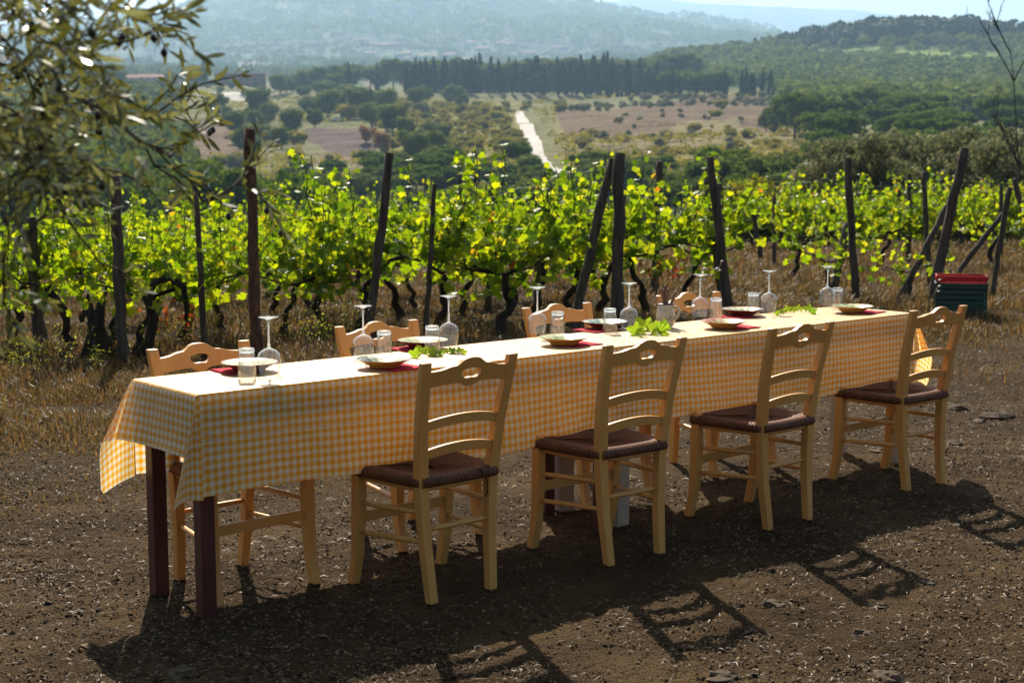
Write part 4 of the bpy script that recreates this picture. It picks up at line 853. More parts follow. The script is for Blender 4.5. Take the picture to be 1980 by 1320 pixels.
def twig(p, v, n, r):
    S_ = [p.copy()]
    for i in range(n):
        v = (v+Vector((g.uniform(-0.2, 0.2), g.uniform(-0.2, 0.2), g.uniform(-0.2, 0.16)))).normalized(); p = p+v*0.020; S_.append(p.copy())
        side = v.cross(Vector((g.uniform(-1, 1), g.uniform(-1, 1), g.uniform(-1, 1)))).normalized()
        for s in (-1, 1):
            if g.random() < 0.9: oliveleaf(p, v*0.8+side*s*g.uniform(0.5, 1.1), g.uniform(0.026, 0.046))
        if g.random() < 0.05:
            c = p+Vector((0, 0, -0.014)); OL.append([c+Vector((0, 0, 0.009)), c+Vector((0, 0, 0.004)), c, c-Vector((0, 0, 0.005)), c-Vector((0, 0, 0.009))])
    if len(S_) > 2: tw_.tube(S_, [r*(1-0.6*i/len(S_)) for i in range(len(S_))], 5)
for si, (pl, y0, y1, dens) in enumerate(stems):
    P_ = [at(x, y, lerp(max(y0, 2.15), max(y1, 2.6), i/(len(pl)-1)))-ob for i, (x, y) in enumerate(pl)]
    if pl[0][0] < 0: P_ = [fork-ob, (fork-ob).lerp(P_[0], 0.55)+Vector((0, 0, 0.12))]+P_; r0 = 0.028; sk = 2
    else: r0 = 0.006; sk = 0
    Q = []
    for a, b in zip(P_[:-1], P_[1:]):
        m_ = max(2, int((b-a).length/0.035))
        for k in range(m_): Q.append(a.lerp(b, k/m_)+Vector((g.uniform(-1, 1), g.uniform(-1, 1), g.uniform(-1, 1)))*0.004)
    Q.append(P_[-1]); nq = len(Q); rr = [max(0.0022, r0*(1-i/nq)**1.6) for i in range(nq)]
    lim.tube(Q, rr, 7)
    cum = 0
    for i in range(1, nq):
        if Q[i].x+ob.x < -1.55: continue
        if g.random() < 0.50*dens:
            d = (Q[i]-Q[i-1]).normalized(); v_ = (d*0.6+Vector((g.uniform(-1, 1), g.uniform(-0.9, 0.9), g.uniform(-0.8, 0.9)))).normalized(); twig(Q[i], v_, g.randrange(3, 9 if i < nq*0.75 else 6), 0.0018)
    twig(Q[-1], (Q[-1]-Q[-2]).normalized(), 5, 0.002)
for k in range(250):    # the dense mass near the trunk side
    px, py = g.uniform(-260, 240), g.uniform(-60, 330); 
    if g.random() < max(0, (px-60)/200) or (py > 240 and px > 150): continue
    twig(at(px, py, g.uniform(2.1, 3.2))-ob, Vector((g.uniform(0.1, 1), g.uniform(-0.6, 0.6), g.uniform(-0.8, 0.7))).normalized(), g.randrange(3, 8), 0.0016)
for k in range(34):    # sprays trailing down the left edge
    twig(at(g.uniform(-220, 70)-0.0, g.uniform(300, 600), g.uniform(2.2, 3.0))-ob, Vector((g.uniform(-0.2, 0.8), g.uniform(-0.5, 0.5), g.uniform(-1, 0.2))).normalized(), g.randrange(3, 7), 0.0015)
lim.build('limbs', M['olivewood'], ot); tw_.build('twigs', M['olivewood'], ot)
mesh_obj('leaves', LV, LFc, M['oliveleaf'], ot, False); M['olive'] = mat("ripening_olive", (0.02, 0.012, 0.015), 0.3); 
for pts_ in OL[:90]: MB().tube(pts_, [0.001, 0.0055, 0.007, 0.0052, 0.0008], 8).build('olive', M['olive'], ot)

# ------------------------------------------------------------------ terrain of the valley, the hills and the mountains
KY = np.array([44, 60, 90, 130, 180, 230, 300, 400, 520, 650, 760, 850, 1000, 1150, 1300, 1800, 2500, 3400, 4500, 5500, 7000, 8500, 9800.])
KP = np.array([-900, 0, 310, 400, 600, 900, 1060, 1180, 1300, 1420, 1500, 1600, 1700, 1850, 1980, 2200, 2900.])
near = {'L': [581, 603, 675, 628, 477, 392, 335, 275, 230, 198, 182, 174], 'C': [581, 600, 640, 560, 420, 362, 318, 262, 224, 200, 186, 178], 'R': [581, 572, 505, 440, 372, 330, 288, 242, 210, 190, 176, 150]}
def mixn(a, b, t): return [x*(1-t)+y*t for x, y in zip(near[a], near[b])]
rows = []
ridge_mid = dict(zip(KP, [150, 150, 150, 150, 150, 150, 140, 128, 112, 104, 92, 80, 66, 62, 66, 60, 70]))       # hill on the right at 1150 m
ridge_mt = dict(zip(KP, [110, 80, 38, 8, -40, -34, 4, 20, 40, 52, 62, 72, 82, 92, 92, 92, 92]))                   # mountain at 4500 m
ridge_far = dict(zip(KP, [60, 50, 50, 45, 40, 30, 15, 4, 2, 9, 11, 18, 30, 41, 42, 40, 60]))                      # blue range at 8500 m
for p_ in KP:
    nn_ = near['L'] if p_ <= 700 else (mixn('L', 'C', (p_-700)/300) if p_ <= 1000 else (mixn('C', 'R', (p_-1000)/450) if p_ <= 1450 else near['R']))
    rm, rt, rf = ridge_mid[p_], ridge_mt[p_], ridge_far[p_]; hill = rm < 120
    r = list(nn_)
    r += [(lerp(r[-1], rm, 0.45) if hill else 170), rm if hill else 164, rm+16 if hill else 158, (rm+14 if hill else 142) if p_ > 1100 else 142, 122 if p_ < 1150 else 108, lerp(118, rt, 0.5), rt, rt+40, rf+60, rf, rf+50]
    rows.append(r)
ROWS = np.array(rows)
def terr_row(px, Y):
    lp = np.clip(np.interp(px, KP, np.arange(len(KP))), 0, len(KP)-1.0001); ly = np.clip(np.interp(np.log(Y), np.log(KY), np.arange(len(KY))), 0, len(KY)-1.0001)
    i, j = lp.astype(int), ly.astype(int); a, b = lp-i, ly-j; a = a*a*(3-2*a); b2 = b
    return (ROWS[i, j]*(1-a)+ROWS[i+1, j]*a)*(1-b2)+(ROWS[i, j+1]*(1-a)+ROWS[i+1, j+1]*a)*b2
def terr_z(x, Y):
    px = 990+F*x/(Y*0.9924); r = terr_row(px, Y); v = (r-660)/F; t = -(SP+CP*v)/(CP-SP*v); z = H+t*Y
    amp = np.clip(Y/45, 1, 60)*0.55*np.where(Y > 2500, 1.6, 1.0)*np.clip((Y-60)/200, 0.1, 1)
    return z+fbm(x/(Y*0.045+20), Y/(Y*0.06+30)*6, 4, 77)*amp*np.where(Y > 3000, 1.4, 0.9)
def Yof(px, row):
    Ys = np.exp(np.linspace(math.log(110), math.log(9000), 900)); r = terr_row(np.full(900, float(px)), Ys); k = np.argmax(r <= row); return float(Ys[k]) if r[k] <= row else None
def on_terr(px, row, Y=None):
    Y = Y or Yof(px, row)
    if Y is None: return None
    x = (px-990)/F*Y*0.9924; return Vector((x, Y, float(terr_z(np.array(x), np.array(Y)))))
tau = np.concatenate([np.linspace(-0.75, -0.40, 30)[:-1], np.linspace(-0.40, 0.40, 480), np.linspace(0.40, 0.75, 30)[1:]])
YY = np.exp(np.linspace(math.log(44), math.log(9800), 420)); TX, TY = np.meshgrid(tau, YY); XX = TX*TY; ZZ = terr_z(XX, TY)
nx, ny = len(tau), len(YY); idx = np.arange(nx*ny).reshape(ny, nx); q = np.stack([idx[:-1, :-1], idx[:-1, 1:], idx[1:, 1:], idx[1:, :-1]], -1).reshape(-1, 4)
PXg = 990+F*TX/0.9924; RWg = terr_row(PXg, TY)
def inpoly(px, py, poly):
    c = np.zeros(px.shape, bool); n = len(poly)
    for i in range(n):
        x1, y1 = poly[i]; x2, y2 = poly[(i+1) % n]; k = ((y1 > py) != (y2 > py)); c ^= k & (px < (x2-x1)*(py-y1)/((y2-y1) if y2 != y1 else 1e-9)+x1)
    return c
wob = fbm(PXg/45, RWg/22, 4, 91); wpx, wpy = PXg+wob*40, RWg+wob*12
col = np.zeros(PXg.shape+(3,)); col[:] = (0.13, 0.125, 0.05)
def paint(mask, c, t=1.0): col[mask] = col[mask]*(1-t)+np.array(c)*t
paint(TY < 200, (0.035, 0.045, 0.016)); 
paint(inpoly(wpx, wpy, [(740, 195), (1010, 200), (1040, 300), (1000, 345), (700, 330), (720, 250)]), (0.17, 0.16, 0.045), 0.9)
paint(inpoly(wpx, wpy, [(1060, 205), (1520, 200), (1600, 250), (1560, 330), (1200, 350), (1090, 330)]), (0.17, 0.14, 0.06), 0.9)
brown = (0.115, 0.076, 0.044)
paint(inpoly(wpx, wpy, [(1075, 222), (1150, 222), (1340, 196), (1500, 196), (1480, 225), (1330, 240), (1180, 272), (1090, 262)]), brown)
paint(inpoly(wpx, wpy, [(1510, 205), (1560, 245), (1490, 262), (1420, 240)]), brown, 0.8)
paint(inpoly(wpx, wpy, [(585, 240), (680, 252), (760, 262), (730, 300), (640, 300), (590, 270)]), (0.085, 0.058, 0.050))
paint(inpoly(wpx, wpy, [(340, 232), (450, 235), (460, 300), (400, 310), (330, 290)]), (0.12, 0.080, 0.050))
paint(inpoly(wpx, wpy, [(620, 295), (740, 300), (720, 325), (600, 318)]), (0.17, 0.12, 0.08))
paint(inpoly(wpx, wpy, [(560, 200), (700, 205), (700, 235), (580, 232)]), (0.15, 0.15, 0.06))
paint(inpoly(PXg, RWg, [(400, 183), (520, 178), (540, 184), (470, 194), (400, 197)]) & (TY < 900), (0.42, 0.40, 0.36))
far = TY > 1000; pat = fbm(PXg/60, RWg/14, 3, 15)
paint(far, (0.07, 0.095, 0.04)); paint(far & (pat > 0.10), (0.16, 0.14, 0.08)); paint(far & (pat < -0.14), (0.03, 0.045, 0.03))
paint((TY > 760) & (PXg > 1150) & (TY < 1600), (0.07, 0.095, 0.035))
paint(inpoly(PXg+wob*10, RWg+wob*4, [(1570, 92), (1610, 82), (1700, 86), (1690, 97), (1560, 100)]) & (TY < 1400), (0.15, 0.21, 0.05))
paint(inpoly(PXg+wob*10, RWg+wob*4, [(1715, 96), (1925, 96), (1930, 108), (1720, 110)]) & (TY < 1400), (0.17, 0.22, 0.05))
mtn = TY > 2700; paint(mtn & (RWg < 100), (0.055, 0.080, 0.045), 0.9); pm = fbm(PXg/90, RWg/20, 4, 8); paint(mtn & (pm > 0.12), (0.13, 0.13, 0.075), 0.8); paint(mtn & (pm < -0.12), (0.035, 0.055, 0.035), 0.8)
tm = mat("hillside_vegetation", (0.1, 0.1, 0.05), 0.95, 0.05); at_ = N(tm, "ShaderNodeVertexColor"); at_.layer_name = "zone"; v = coord(tm, "Object")
nA = noise(tm, v, 0.05, 6, 0.7); nB = noise(tm, v, 0.9, 5, 0.65); k_ = mathn(tm, 'ADD', mathn(tm, 'MULTIPLY', nA, 0.6), mathn(tm, 'MULTIPLY', nB, 0.6))
hs = N(tm, "ShaderNodeHueSaturation"); L(tm, at_.outputs[0], hs.inputs["Color"]); mrn = N(tm, "ShaderNodeMapRange"); L(tm, k_, mrn.inputs[0]); mrn.inputs[1].default_value = 0.35; mrn.inputs[2].default_value = 0.85; mrn.inputs[3].default_value = 0.45; mrn.inputs[4].default_value = 1.6
L(tm, mrn.outputs[0], hs.inputs["Value"]); L(tm, hs.outputs[0], P(tm).inputs["Base Color"]); bump(tm, nA, 1.0, 6.0)
terrain = mesh_obj("hills", np.stack([XX, TY, ZZ], -1).reshape(-1, 3), q, tm); tag(terrain, kind='structure')
ca = terrain.data.color_attributes.new("zone", 'FLOAT_COLOR', 'POINT'); ca.data.foreach_set("color", np.concatenate([col.reshape(-1, 3), np.ones((nx*ny, 1))], 1).astype(np.float32).ravel())

# the white gravel road on the opposite slope
def road(pts, label):
    P_ = []; 
    for (a, b) in zip(pts[:-1], pts[1:]):
        for k in range(6): t = k/6; P_.append([lerp(a[i], b[i], t) for i in range(3)])
    P_.append(list(pts[-1])); V = []
    for (px, row, wpx_) in P_:
        Y_ = Yof(px, row); x0 = (px-990)/F*Y_*0.9924; hw = wpx_/F*Y_/2
        for s in np.linspace(-1, 1, 5): x = x0+s*hw; V.append((x, Y_, float(terr_z(np.array(x), np.array(Y_)))+0.28))
    n = len(P_); f = [(i*5+j, i*5+j+1, (i+1)*5+j+1, (i+1)*5+j) for i in range(n-1) for j in range(4)]; return V, f
rm = mat("pale_gravel_road", (0.5, 0.46, 0.42), 0.95, 0.1); nr_ = noise(rm, coord(rm), 0.8, 5); L(rm, ramp(rm, nr_, [(0.3, (0.36, 0.33, 0.30)), (0.7, (0.52, 0.49, 0.46))]), P(rm).inputs["Base Color"])
V, f = road([(1106, 344, 16), (1090, 338, 16), (1073, 330, 18), (1057, 320, 18), (1048, 311, 20), (1040, 300, 24), (1029, 275, 27), (1018, 250, 27), (1010, 236, 22), (1002, 223, 13)], '')
tag(mesh_obj("road", V, f, rm, None, True), "straight pale gravel road climbing the opposite slope", None, None, 'structure')
V, f = road([(930, 213, 30), (900, 209, 34), (870, 206, 30), (840, 203, 20)], ''); tag(mesh_obj("road_bend", V, f, rm), "far bend of the gravel road between bushes", None, None, 'structure')

# ------------------------------------------------------------------ trees of the landscape
def quads_on(c, d, s, nr_amp=0.7):
    n = len(c); nr = d+rng.normal(0, nr_amp, (n, 3)); nr /= np.linalg.norm(nr, axis=1)[:, None]
    r = rng.normal(0, 1, (n, 3)); a = np.cross(nr, r); a /= np.linalg.norm(a, axis=1)[:, None]; b = np.cross(nr, a); s = s[:, None]
    return np.stack([c-a*s-b*s*0.5, c+a*s*0.4-b*s, c+a*s+b*s*0.6, c-a*s*0.5+b*s], 1)
def crown(blobs, n, size, seed):
    Q = []; tot = sum(b[3]*b[4] for b in blobs)
    for (x, y, z, rx, rz) in blobs:
        k = max(8, int(n*rx*rz/tot)); d = rng.normal(0, 1, (k, 3)); d /= np.linalg.norm(d, axis=1)[:, None]
        rad = rng.uniform(0.72, 1.08, k)[:, None]; c = np.array([x, y, z])+d*rad*np.array([rx, rx, rz]); Q.append(quads_on(c, d, size*rng.uniform(0.5, 1.4, k)))
    Q = np.concatenate(Q); return Q.reshape(-1, 3), np.arange(len(Q)*4).reshape(-1, 4)
def core(mb, blobs, mi=1):
    for (x, y, z, rx, rz) in blobs:
        prof = [(0.02, -rz*0.72), (rx*0.5, -rz*0.58), (rx*0.74, -rz*0.1), (rx*0.6, rz*0.45), (0.02, rz*0.74)]
        mb.lathe(prof, 8, mi, (x, y, z))
def tree_mesh(name, blobs, n, size, fm, trunk_h, trunk_r, seed, limbs=()):
    V, f = crown(blobs, n, size, seed); mb = MB(); core(mb, blobs, 1); mb.tube([(0, 0, -0.6), (0, 0, trunk_h*0.5), (0.1, 0, trunk_h)], [trunk_r*1.3, trunk_r, trunk_r*0.7], 7, 2)
    for (p0, p1, r) in limbs: mb.tube([p0, p1], [r, r*0.5], 6, 2)
    v2 = np.concatenate(mb.v); allv = np.concatenate([V, v2]); fl = [tuple(a) for a in f]+[tuple(i+len(V) for i in a) for a in mb.f]; mi = [0]*len(f)+mb.mi
    me = mesh_obj(name, allv, fl, [M[fm], M[fm], M['treebark']], None, False, mi); return me
def blobs_round(g, R_, h, k):
    out = []
    for i in range(k):
        a = g.uniform(0, 6.28); r = R_*math.sqrt(g.random())*0.62; z = h*g.uniform(0.38, 0.82); s = R_*g.uniform(0.30, 0.52)*(1.1-abs(z/h-0.55)); out.append((r*math.cos(a), r*math.sin(a), z, s, s*g.uniform(0.7, 1.0)))
    return out
PROTO = {}
def proto(kind, fn, n):
    PROTO[kind] = [fn(i) for i in range(n)]
    for o in PROTO[kind]: o['unused'] = 1
def mk_cyp(i):
    g = random.Random(i); h = 1.0; bl = [(g.uniform(-0.015, 0.015), g.uniform(-0.015, 0.015), z, w_*g.uniform(0.85, 1.15), 0.11) for z, w_ in ((0.12, 0.085), (0.22, 0.10), (0.33, 0.108), (0.44, 0.105), (0.55, 0.095), (0.66, 0.08), (0.77, 0.062), (0.87, 0.04), (0.94, 0.02))]
    return tree_mesh('cypress', bl, 900, 0.022, 'cypress', 0.1, 0.015, i)
proto('cypress', mk_cyp, 3)
def mk_pine(i):
    g = random.Random(i+10); bl = []
    for k in range(16): a = g.uniform(0, 6.28); r = 0.42*math.sqrt(g.random()); bl.append((r*math.cos(a), r*math.sin(a), 0.74+0.12*(1-(r/0.42)**2)+g.uniform(-0.03, 0.03), g.uniform(0.10, 0.17), g.uniform(0.06, 0.10)))
    for k in range(5): a = k*1.26+g.random(); bl.append((0.25*math.cos(a), 0.25*math.sin(a), 0.60+g.uniform(-0.05, 0.04), 0.14, 0.08))
    return tree_mesh('umbrella_pine', bl, 2600, 0.021, 'pine', 0.7, 0.022, i, [((0, 0, 0.45), (0.3*math.cos(a), 0.3*math.sin(a), 0.74), 0.012) for a in (0.3, 1.7, 3.1, 4.4, 5.5)])
proto('umbrella_pine', mk_pine, 3)
proto('oak_tree', lambda i: tree_mesh('oak_tree', blobs_round(random.Random(i+30), 0.52, 1.0, 15)+[(0, 0, 0.35, 0.33, 0.24)], 2600, 0.024, 'oak', 0.4, 0.03, i), 4)
proto('bush', lambda i: tree_mesh('bush', [(x, y, z*0.75-0.12, a, b) for x, y, z, a, b in blobs_round(random.Random(i+50), 0.62, 1.0, 9)], 1000, 0.045, 'scrub', 0.2, 0.03, i), 3)
proto('olive_shrub', lambda i: tree_mesh('olive_shrub', [(x, y, z*0.85-0.05, a, b) for x, y, z, a, b in blobs_round(random.Random(i+70), 0.55, 1.0, 9)], 1200, 0.034, 'silver', 0.3, 0.03, i), 2)
proto('autumn_tree', lambda i: tree_mesh('autumn_tree', blobs_round(random.Random(i+90), 0.5, 1.0, 10)+[(0, 0, 0.35, 0.3, 0.22)], 1200, 0.035, 'autumn', 0.3, 0.03, i), 1)
def plant(kind, px, row, hpx, label, group, cat, Y=None, wide=1.0):
    b = on_terr(px, row, Y)
    if b is None: return
    if 985 < px < 1112 and b.y < 520:       # nothing grows in front of the gravel road
        rb_ = float(terr_row(np.array([px*1.0]), np.array([b.y]))[0]); lim_ = 222+(px+16-1003)/0.70 if px < 1090 else 340
        hpx = min(hpx, rb_-min(lim_+6, 338))
        if hpx < 9: return
    h = hpx/F*b.y; o = random.choice(PROTO[kind])
    if o.get('unused'): del o['unused']
    else: o = o.copy(); sc.collection.objects.link(o)
    o.location = b; w_ = h*wide*random.uniform(0.9, 1.15); o.scale = (w_, w_, h); o.rotation_euler = (0, 0, random.uniform(0, 6.28)); tag(o, label, cat, group)
U = random.uniform
# cypress wood on the crest
GL_ = ("cypress in the long dark wood on the crest beyond the valley", 'cypresses of the wood on the crest', 'cypress')
for row, n, h0, h1 in ((189, 58, 50, 66), (184, 52, 58, 74), (181, 30, 62, 76)):
    for i in range(n):
        px = 785+(1310-785)*i/(n-1)+U(-4, 4); plant('cypress', px, row+U(-1.5, 1.5)+2*abs(px-1000)/300, U(h0*0.72, h1*1.06)*(0.80 if px > 1200 else 0.96), *GL_)
for i in range(34): px = 600+(1340-600)*i/33+U(-8, 8); k = 78-0.03*abs(px-1060); plant(('umbrella_pine', 'oak_tree')[i % 3 == 0], px, 180, k*U(0.82, 0.98)*(0.82 if px < 760 else 1), "round topped dark tree standing in the wood on the crest", 'round trees of the wood on the crest', 'tree', 790+U(-15, 25))
for px, h in ((676, 58), (731, 54)): plant('cypress', px, 188 if px < 700 else 180, h, "lone slim cypress left of the long wood, the %s one" % ("left" if px < 700 else "right"), None, 'cypress', wide=0.9)
for i in range(12): plant('cypress', U(1398, 1490), 194+U(-3, 2), U(42, 58), "cypress in the compact clump at the right end of the crest", 'cypresses of the compact clump', 'cypress')
for i in range(7): plant('oak_tree', 1300+i*15+U(-3, 3), 192, U(44, 54), "dark grove tree between the long wood and the compact clump", 'grove trees between the two cypress groups', 'tree')
# left: trees about the long building
for i in range(46): plant(('oak_tree', 'oak_tree', 'umbrella_pine', 'cypress')[i % 4] if i % 9 == 0 else 'oak_tree', 150+i*11.6, U(172, 200), U(28, 46)*(0.5 if 400 < 150+i*11.6 < 535 else 1), "tree around the long flat roofed building on the left", 'trees around the long building', 'tree')
plant('cypress', 398, 165, 46, "pointed conifer rising left of the long building", None, 'cypress', wide=1.6)
for px, py, h in ((500, 232, 55), (520, 240, 50), (565, 262, 58), (455, 262, 50), (475, 300, 60), (545, 290, 46), (610, 250, 40), (635, 232, 58), (700, 232, 62), (720, 246, 52), (760, 262, 60), (785, 275, 48), (690, 215, 50), (745, 222, 52), (805, 215, 40), (440, 235, 34), (420, 232, 30), (600, 225, 38), (800, 318, 64), (845, 308, 58), (770, 335, 44), (735, 350, 40), (850, 345, 66), (1040, 300, 44), (1000, 306, 40)):
    plant('oak_tree', px, py, h, "single broadleaf tree scattered on the slope left of the gravel road", 'broadleaf trees left of the road', 'tree')
for px, py, h in ((708, 285, 34), (725, 280, 26), (742, 292, 36)): plant('autumn_tree', px, py, h, "rust coloured bush at the edge of the dark ploughed field", 'rust coloured bushes by the ploughed field', 'bush')
for i in range(270):
    px, py = U(735, 1030), U(203, 330)
    if px > 1003+(py-222)*0.42-22 and py > 216: continue
    plant('bush', px, py, U(14, 28), "yellow green bush in the thicket left of the gravel road", 'bushes left of the gravel road', 'bush')
for i in range(230):
    px, py = U(1050, 1560), U(204, 345)
    if py < 262 and px > 1090 and random.random() < 0.85: continue
    if px < 1012+(py-222)*0.62+30: continue
    plant(random.choice(('bush', 'bush', 'olive_shrub')), px, py, U(10, 26), "bush on the open slope right of the gravel road", 'bushes right of the gravel road', 'bush')
for i in range(70): px = U(1090, 1500); plant('olive_shrub', px, 196+U(0, 12)+max(0, (1240-px)*0.12), U(12, 19), "silvery shrub of the rows below the cypress wood", 'silvery shrubs below the cypress wood', 'shrub')
for i in range(28): plant('olive_shrub', U(1080, 1500), U(215, 262), U(8, 15), "small shrub dotting the brown field on the opposite slope", 'small shrubs on the brown field', 'shrub')
# dark woods in the valley
for i in range(70):
    px = U(560, 1290); plant(('umbrella_pine', 'oak_tree', 'umbrella_pine')[i % 3], px, U(352, 400), U(44, 62)*(1.25 if px > 780 else 1), "dark tree of the wood in the valley bottom", 'trees of the wood in the valley bottom', 'tree')
for i in range(60): plant(('oak_tree', 'umbrella_pine')[i % 2], U(560, 1520), 0, U(95, 130), "dark tree low in the valley just beyond the vineyard", 'trees low in the valley', 'tree', U(120, 172))
for i in range(56):
    Y_ = U(128, 176); px = U(-120, 660); plant('umbrella_pine', px, 0, float(terr_row(np.array([px]), np.array([Y_]))[0])-U(300, 348), "umbrella pine of the dark grove at the left foot of the slope", 'umbrella pines on the left', 'pine', Y_, wide=0.6)
for i, (px, h) in enumerate(((400, 205), (160, 190))): plant('umbrella_pine', px, 0, h, ("umbrella pine crown close behind the vines by the thin stake", "umbrella pine crown low behind the olive branches")[i], None, 'pine', 96)
# right: grove of umbrella pines, larger and smaller with height on the slope
for i in range(120):
    t = i/119; py = lerp(258, 450, t**0.9)+U(-6, 6); px = U(1480 if py < 285 else 1560, 2120); plant('umbrella_pine', px, py, lerp(84, 112, t)*U(0.85, 1.1), "umbrella pine in the green grove on the right", 'umbrella pines on the right', 'pine', wide=1.0)
for px, py, h in ((1520, 262, 84), (1545, 266, 80), (1500, 255, 66), (1480, 252, 50), (1590, 262, 60), (1575, 268, 72)): plant('oak_tree', px, py, h, "tall dark rounded tree at the left edge of the pine grove", 'tall rounded trees beside the pine grove', 'tree', wide=0.8)
for i in range(60):
    px, py = U(420, 900), U(200, 330)
    if 575 < px < 775 and 240 < py < 325: continue
    plant(('oak_tree', 'oak_tree', 'bush', 'olive_shrub')[i % 4], px, py, U(24, 48), "smaller tree or large bush among the fields left of the gravel road", 'smaller trees left of the road', 'tree')
plant('cypress', 1859, 180, 42, "lone small cypress above the pine grove", None, 'cypress', 420)
for px, py, h in ((1885, 130, 32), (1790, 112, 16), (1930, 75, 20), (1760, 66, 20), (1940, 100, 26)): plant('cypress', px, py, h, "small conifer standing out on the far wooded hill", 'conifers on the far wooded hill', 'cypress')
for px in (1900, 1920, 1935, 1950, 1962, 1975): plant('umbrella_pine', px, 68, U(12, 18), "tiny umbrella pine on the skyline of the far hill", 'umbrella pines on the skyline', 'pine', 1140)

# woodland masses (beyond counting)
def woodland(name, n, samp, hgt, label, fm, k=34):
    C = []; 
    while len(C) < n:
        px, Y_ = samp()
        x = (px-990)/F*Y_*0.9924; C.append((x, Y_, 0, hgt(Y_)))
    C = np.array(C); C[:, 2] = terr_z(C[:, 0], C[:, 1]); n = len(C)
    d = rng.normal(0, 1, (n, k, 3)); d[..., 2] = np.abs(d[..., 2])*1.1-0.15; d /= np.linalg.norm(d, axis=2)[..., None]
    h = C[:, 3][:, None, None]; c = C[:, None, :3]+np.array([0, 0, 1])*h*0.45+d*h*np.array([0.62, 0.62, 0.5])*rng.uniform(0.8, 1.05, (n, k, 1))
    Q = quads_on(c.reshape(-1, 3), d.reshape(-1, 3), np.repeat(C[:, 3]*0.17, k)*rng.uniform(0.6, 1.3, n*k), 0.45)
    o = mesh_obj(name, Q.reshape(-1, 3), np.arange(len(Q)*4).reshape(-1, 4), M[fm], None, False); return tag(o, label, None, None, 'stuff')
def s1():
    while True:
        px, Y_ = random.uniform(1150, 2150), random.uniform(430, 1220)
        r = float(terr_row(np.array([px]), np.array([Y_]))[0])
        if (px < 1500 and Y_ < 780) or (px < 1545 and Y_ < 600): continue
        if 1560 < px < 1700 and 78 < r < 116 and random.random() < 0.97: continue
        if 1712 < px < 1930 and 92 < r < 128 and random.random() < 0.96: continue
        return px, Y_
woodland('hillside_woodland', 6600, s1, lambda Y_: random.uniform(4, 8.5), "mixed woodland covering the hill on the right", 'oak')
def s2():
    while True:
        px, Y_ = random.uniform(-300, 2200), random.uniform(1150, 2900)
        if float(fbm(np.array(px/70), np.array(Y_/260), 3, 3)) > -0.02 or random.random() < 0.12: return px, Y_
woodland('valley_woodland', 4200, s2, lambda Y_: random.uniform(7, 13), "hazy belts of trees across the distant valley floor", 'oak', 26)
def s3():
    px = random.gauss(1735, 85); return px, random.uniform(1080, 1180)
woodland('ridge_woodland', 420, s3, lambda Y_: random.uniform(6, 15), "darker wood along the ridge of the right hill", 'cypress')
def s4():
    return random.uniform(-100, 1500), random.uniform(2900, 4700)
woodland('mountain_woodland', 5200, s4, lambda Y_: random.uniform(12, 24), "forest on the flank of the hazy mountain", 'oak', 12)
def s5():
    while True:
        px, Y_ = random.uniform(380, 1560), random.uniform(200, 690)
        r = float(terr_row(np.array([px]), np.array([Y_]))[0])
        if 1003+(r-222)*0.42-26 < px < 1012+(r-222)*0.62+24: continue
        if 1075 < px < 1500 and 196 < r < 262: continue
        if 590 < px < 760 and 240 < r < 300: continue
        if 340 < px < 460 and 232 < r < 305: continue
        return px, Y_
def s6():
    while True:
        px, Y_ = random.uniform(-1100, 345), random.uniform(130, 760)
        if float(fbm(np.array(px/90), np.array(Y_/70), 3, 23)) > -0.06: return px, Y_
woodland('slope_woodland', 1900, s6, lambda Y_: random.uniform(4, 8.5), "mixed wood on the slope behind the olive branches", 'oak', 40)
woodland('undergrowth', 3400, s5, lambda Y_: random.uniform(0.6, 1.9), "low scrub and undergrowth on the opposite slope", 'scrub', 14)

# mid-distance olive trees behind the vineyard on the right, with trunk and crown
def big_olive(seed):
    g = random.Random(seed); t = thing('olive_tree', None, 'olive tree'); bl = []
    for k in range(26): a = g.uniform(0, 6.28); r = 1.7*math.sqrt(g.random()); bl.append((r*math.cos(a), r*math.sin(a), g.uniform(1.5, 4.0)-0.25*r, g.uniform(0.45, 0.85), g.uniform(0.4, 0.75)))
    V, f = crown(bl, 15000, 0.055, seed); mesh_obj('crown', V, f, M['silver'], t, False)
    mb = MB(); mb.tube([(0, 0, -0.3), (0.1, 0, 0.5), (0.0, 0.1, 1.1), (0.1, 0, 1.6)], [0.24, 0.18, 0.15, 0.12], 9, wob=0.2, seed=seed)
    for k in range(7): b = bl[k*3]; mb.tube([(0.05, 0, 1.2), (b[0]*0.5, b[1]*0.5, 1.2+(b[2]-1.2)*0.6), (b[0], b[1], b[2])], [0.08, 0.05, 0.02], 6)
    mb.build('trunk', M['treebark'], t); return t
BO = [freeze(big_olive(3)), freeze(big_olive(9))]
def gz(x, y): return float(max(base_z(np.array(x), np.array(y)), terr_z(np.array(float(x)), np.array(max(44.0, y))) if y > 44 else -99))
for i, (px, Y_, s_, lab) in enumerate([(1600, 44, 0.80, "grey green olive tree at the left end of the row behind the vineyard"), (1700, 42, 0.86, "broad grey green olive tree behind the tall slim post"), (1790, 46, 0.98, "olive tree behind the straight dark stakes"),
                                   (1880, 43, 0.92, "olive tree behind the long leaning post"), (1500, 52, 0.55, "small olive tree behind the far vines left of the row"), (1990, 40, 0.76, "olive tree at the right edge of the picture"), (1420, 60, 0.6, "low olive tree farthest left behind the vineyard")]):
    o = BO[i] if i < 2 else copy_tree(BO[i % 2]); x = (px-990)/F*Y_*0.9924; o.location = (x, Y_, gz(x, Y_)); o.scale = (s_, s_, s_); o.rotation_euler = (0, 0, i*1.7); tag(o, lab, 'olive tree', 'olive trees behind the vineyard')
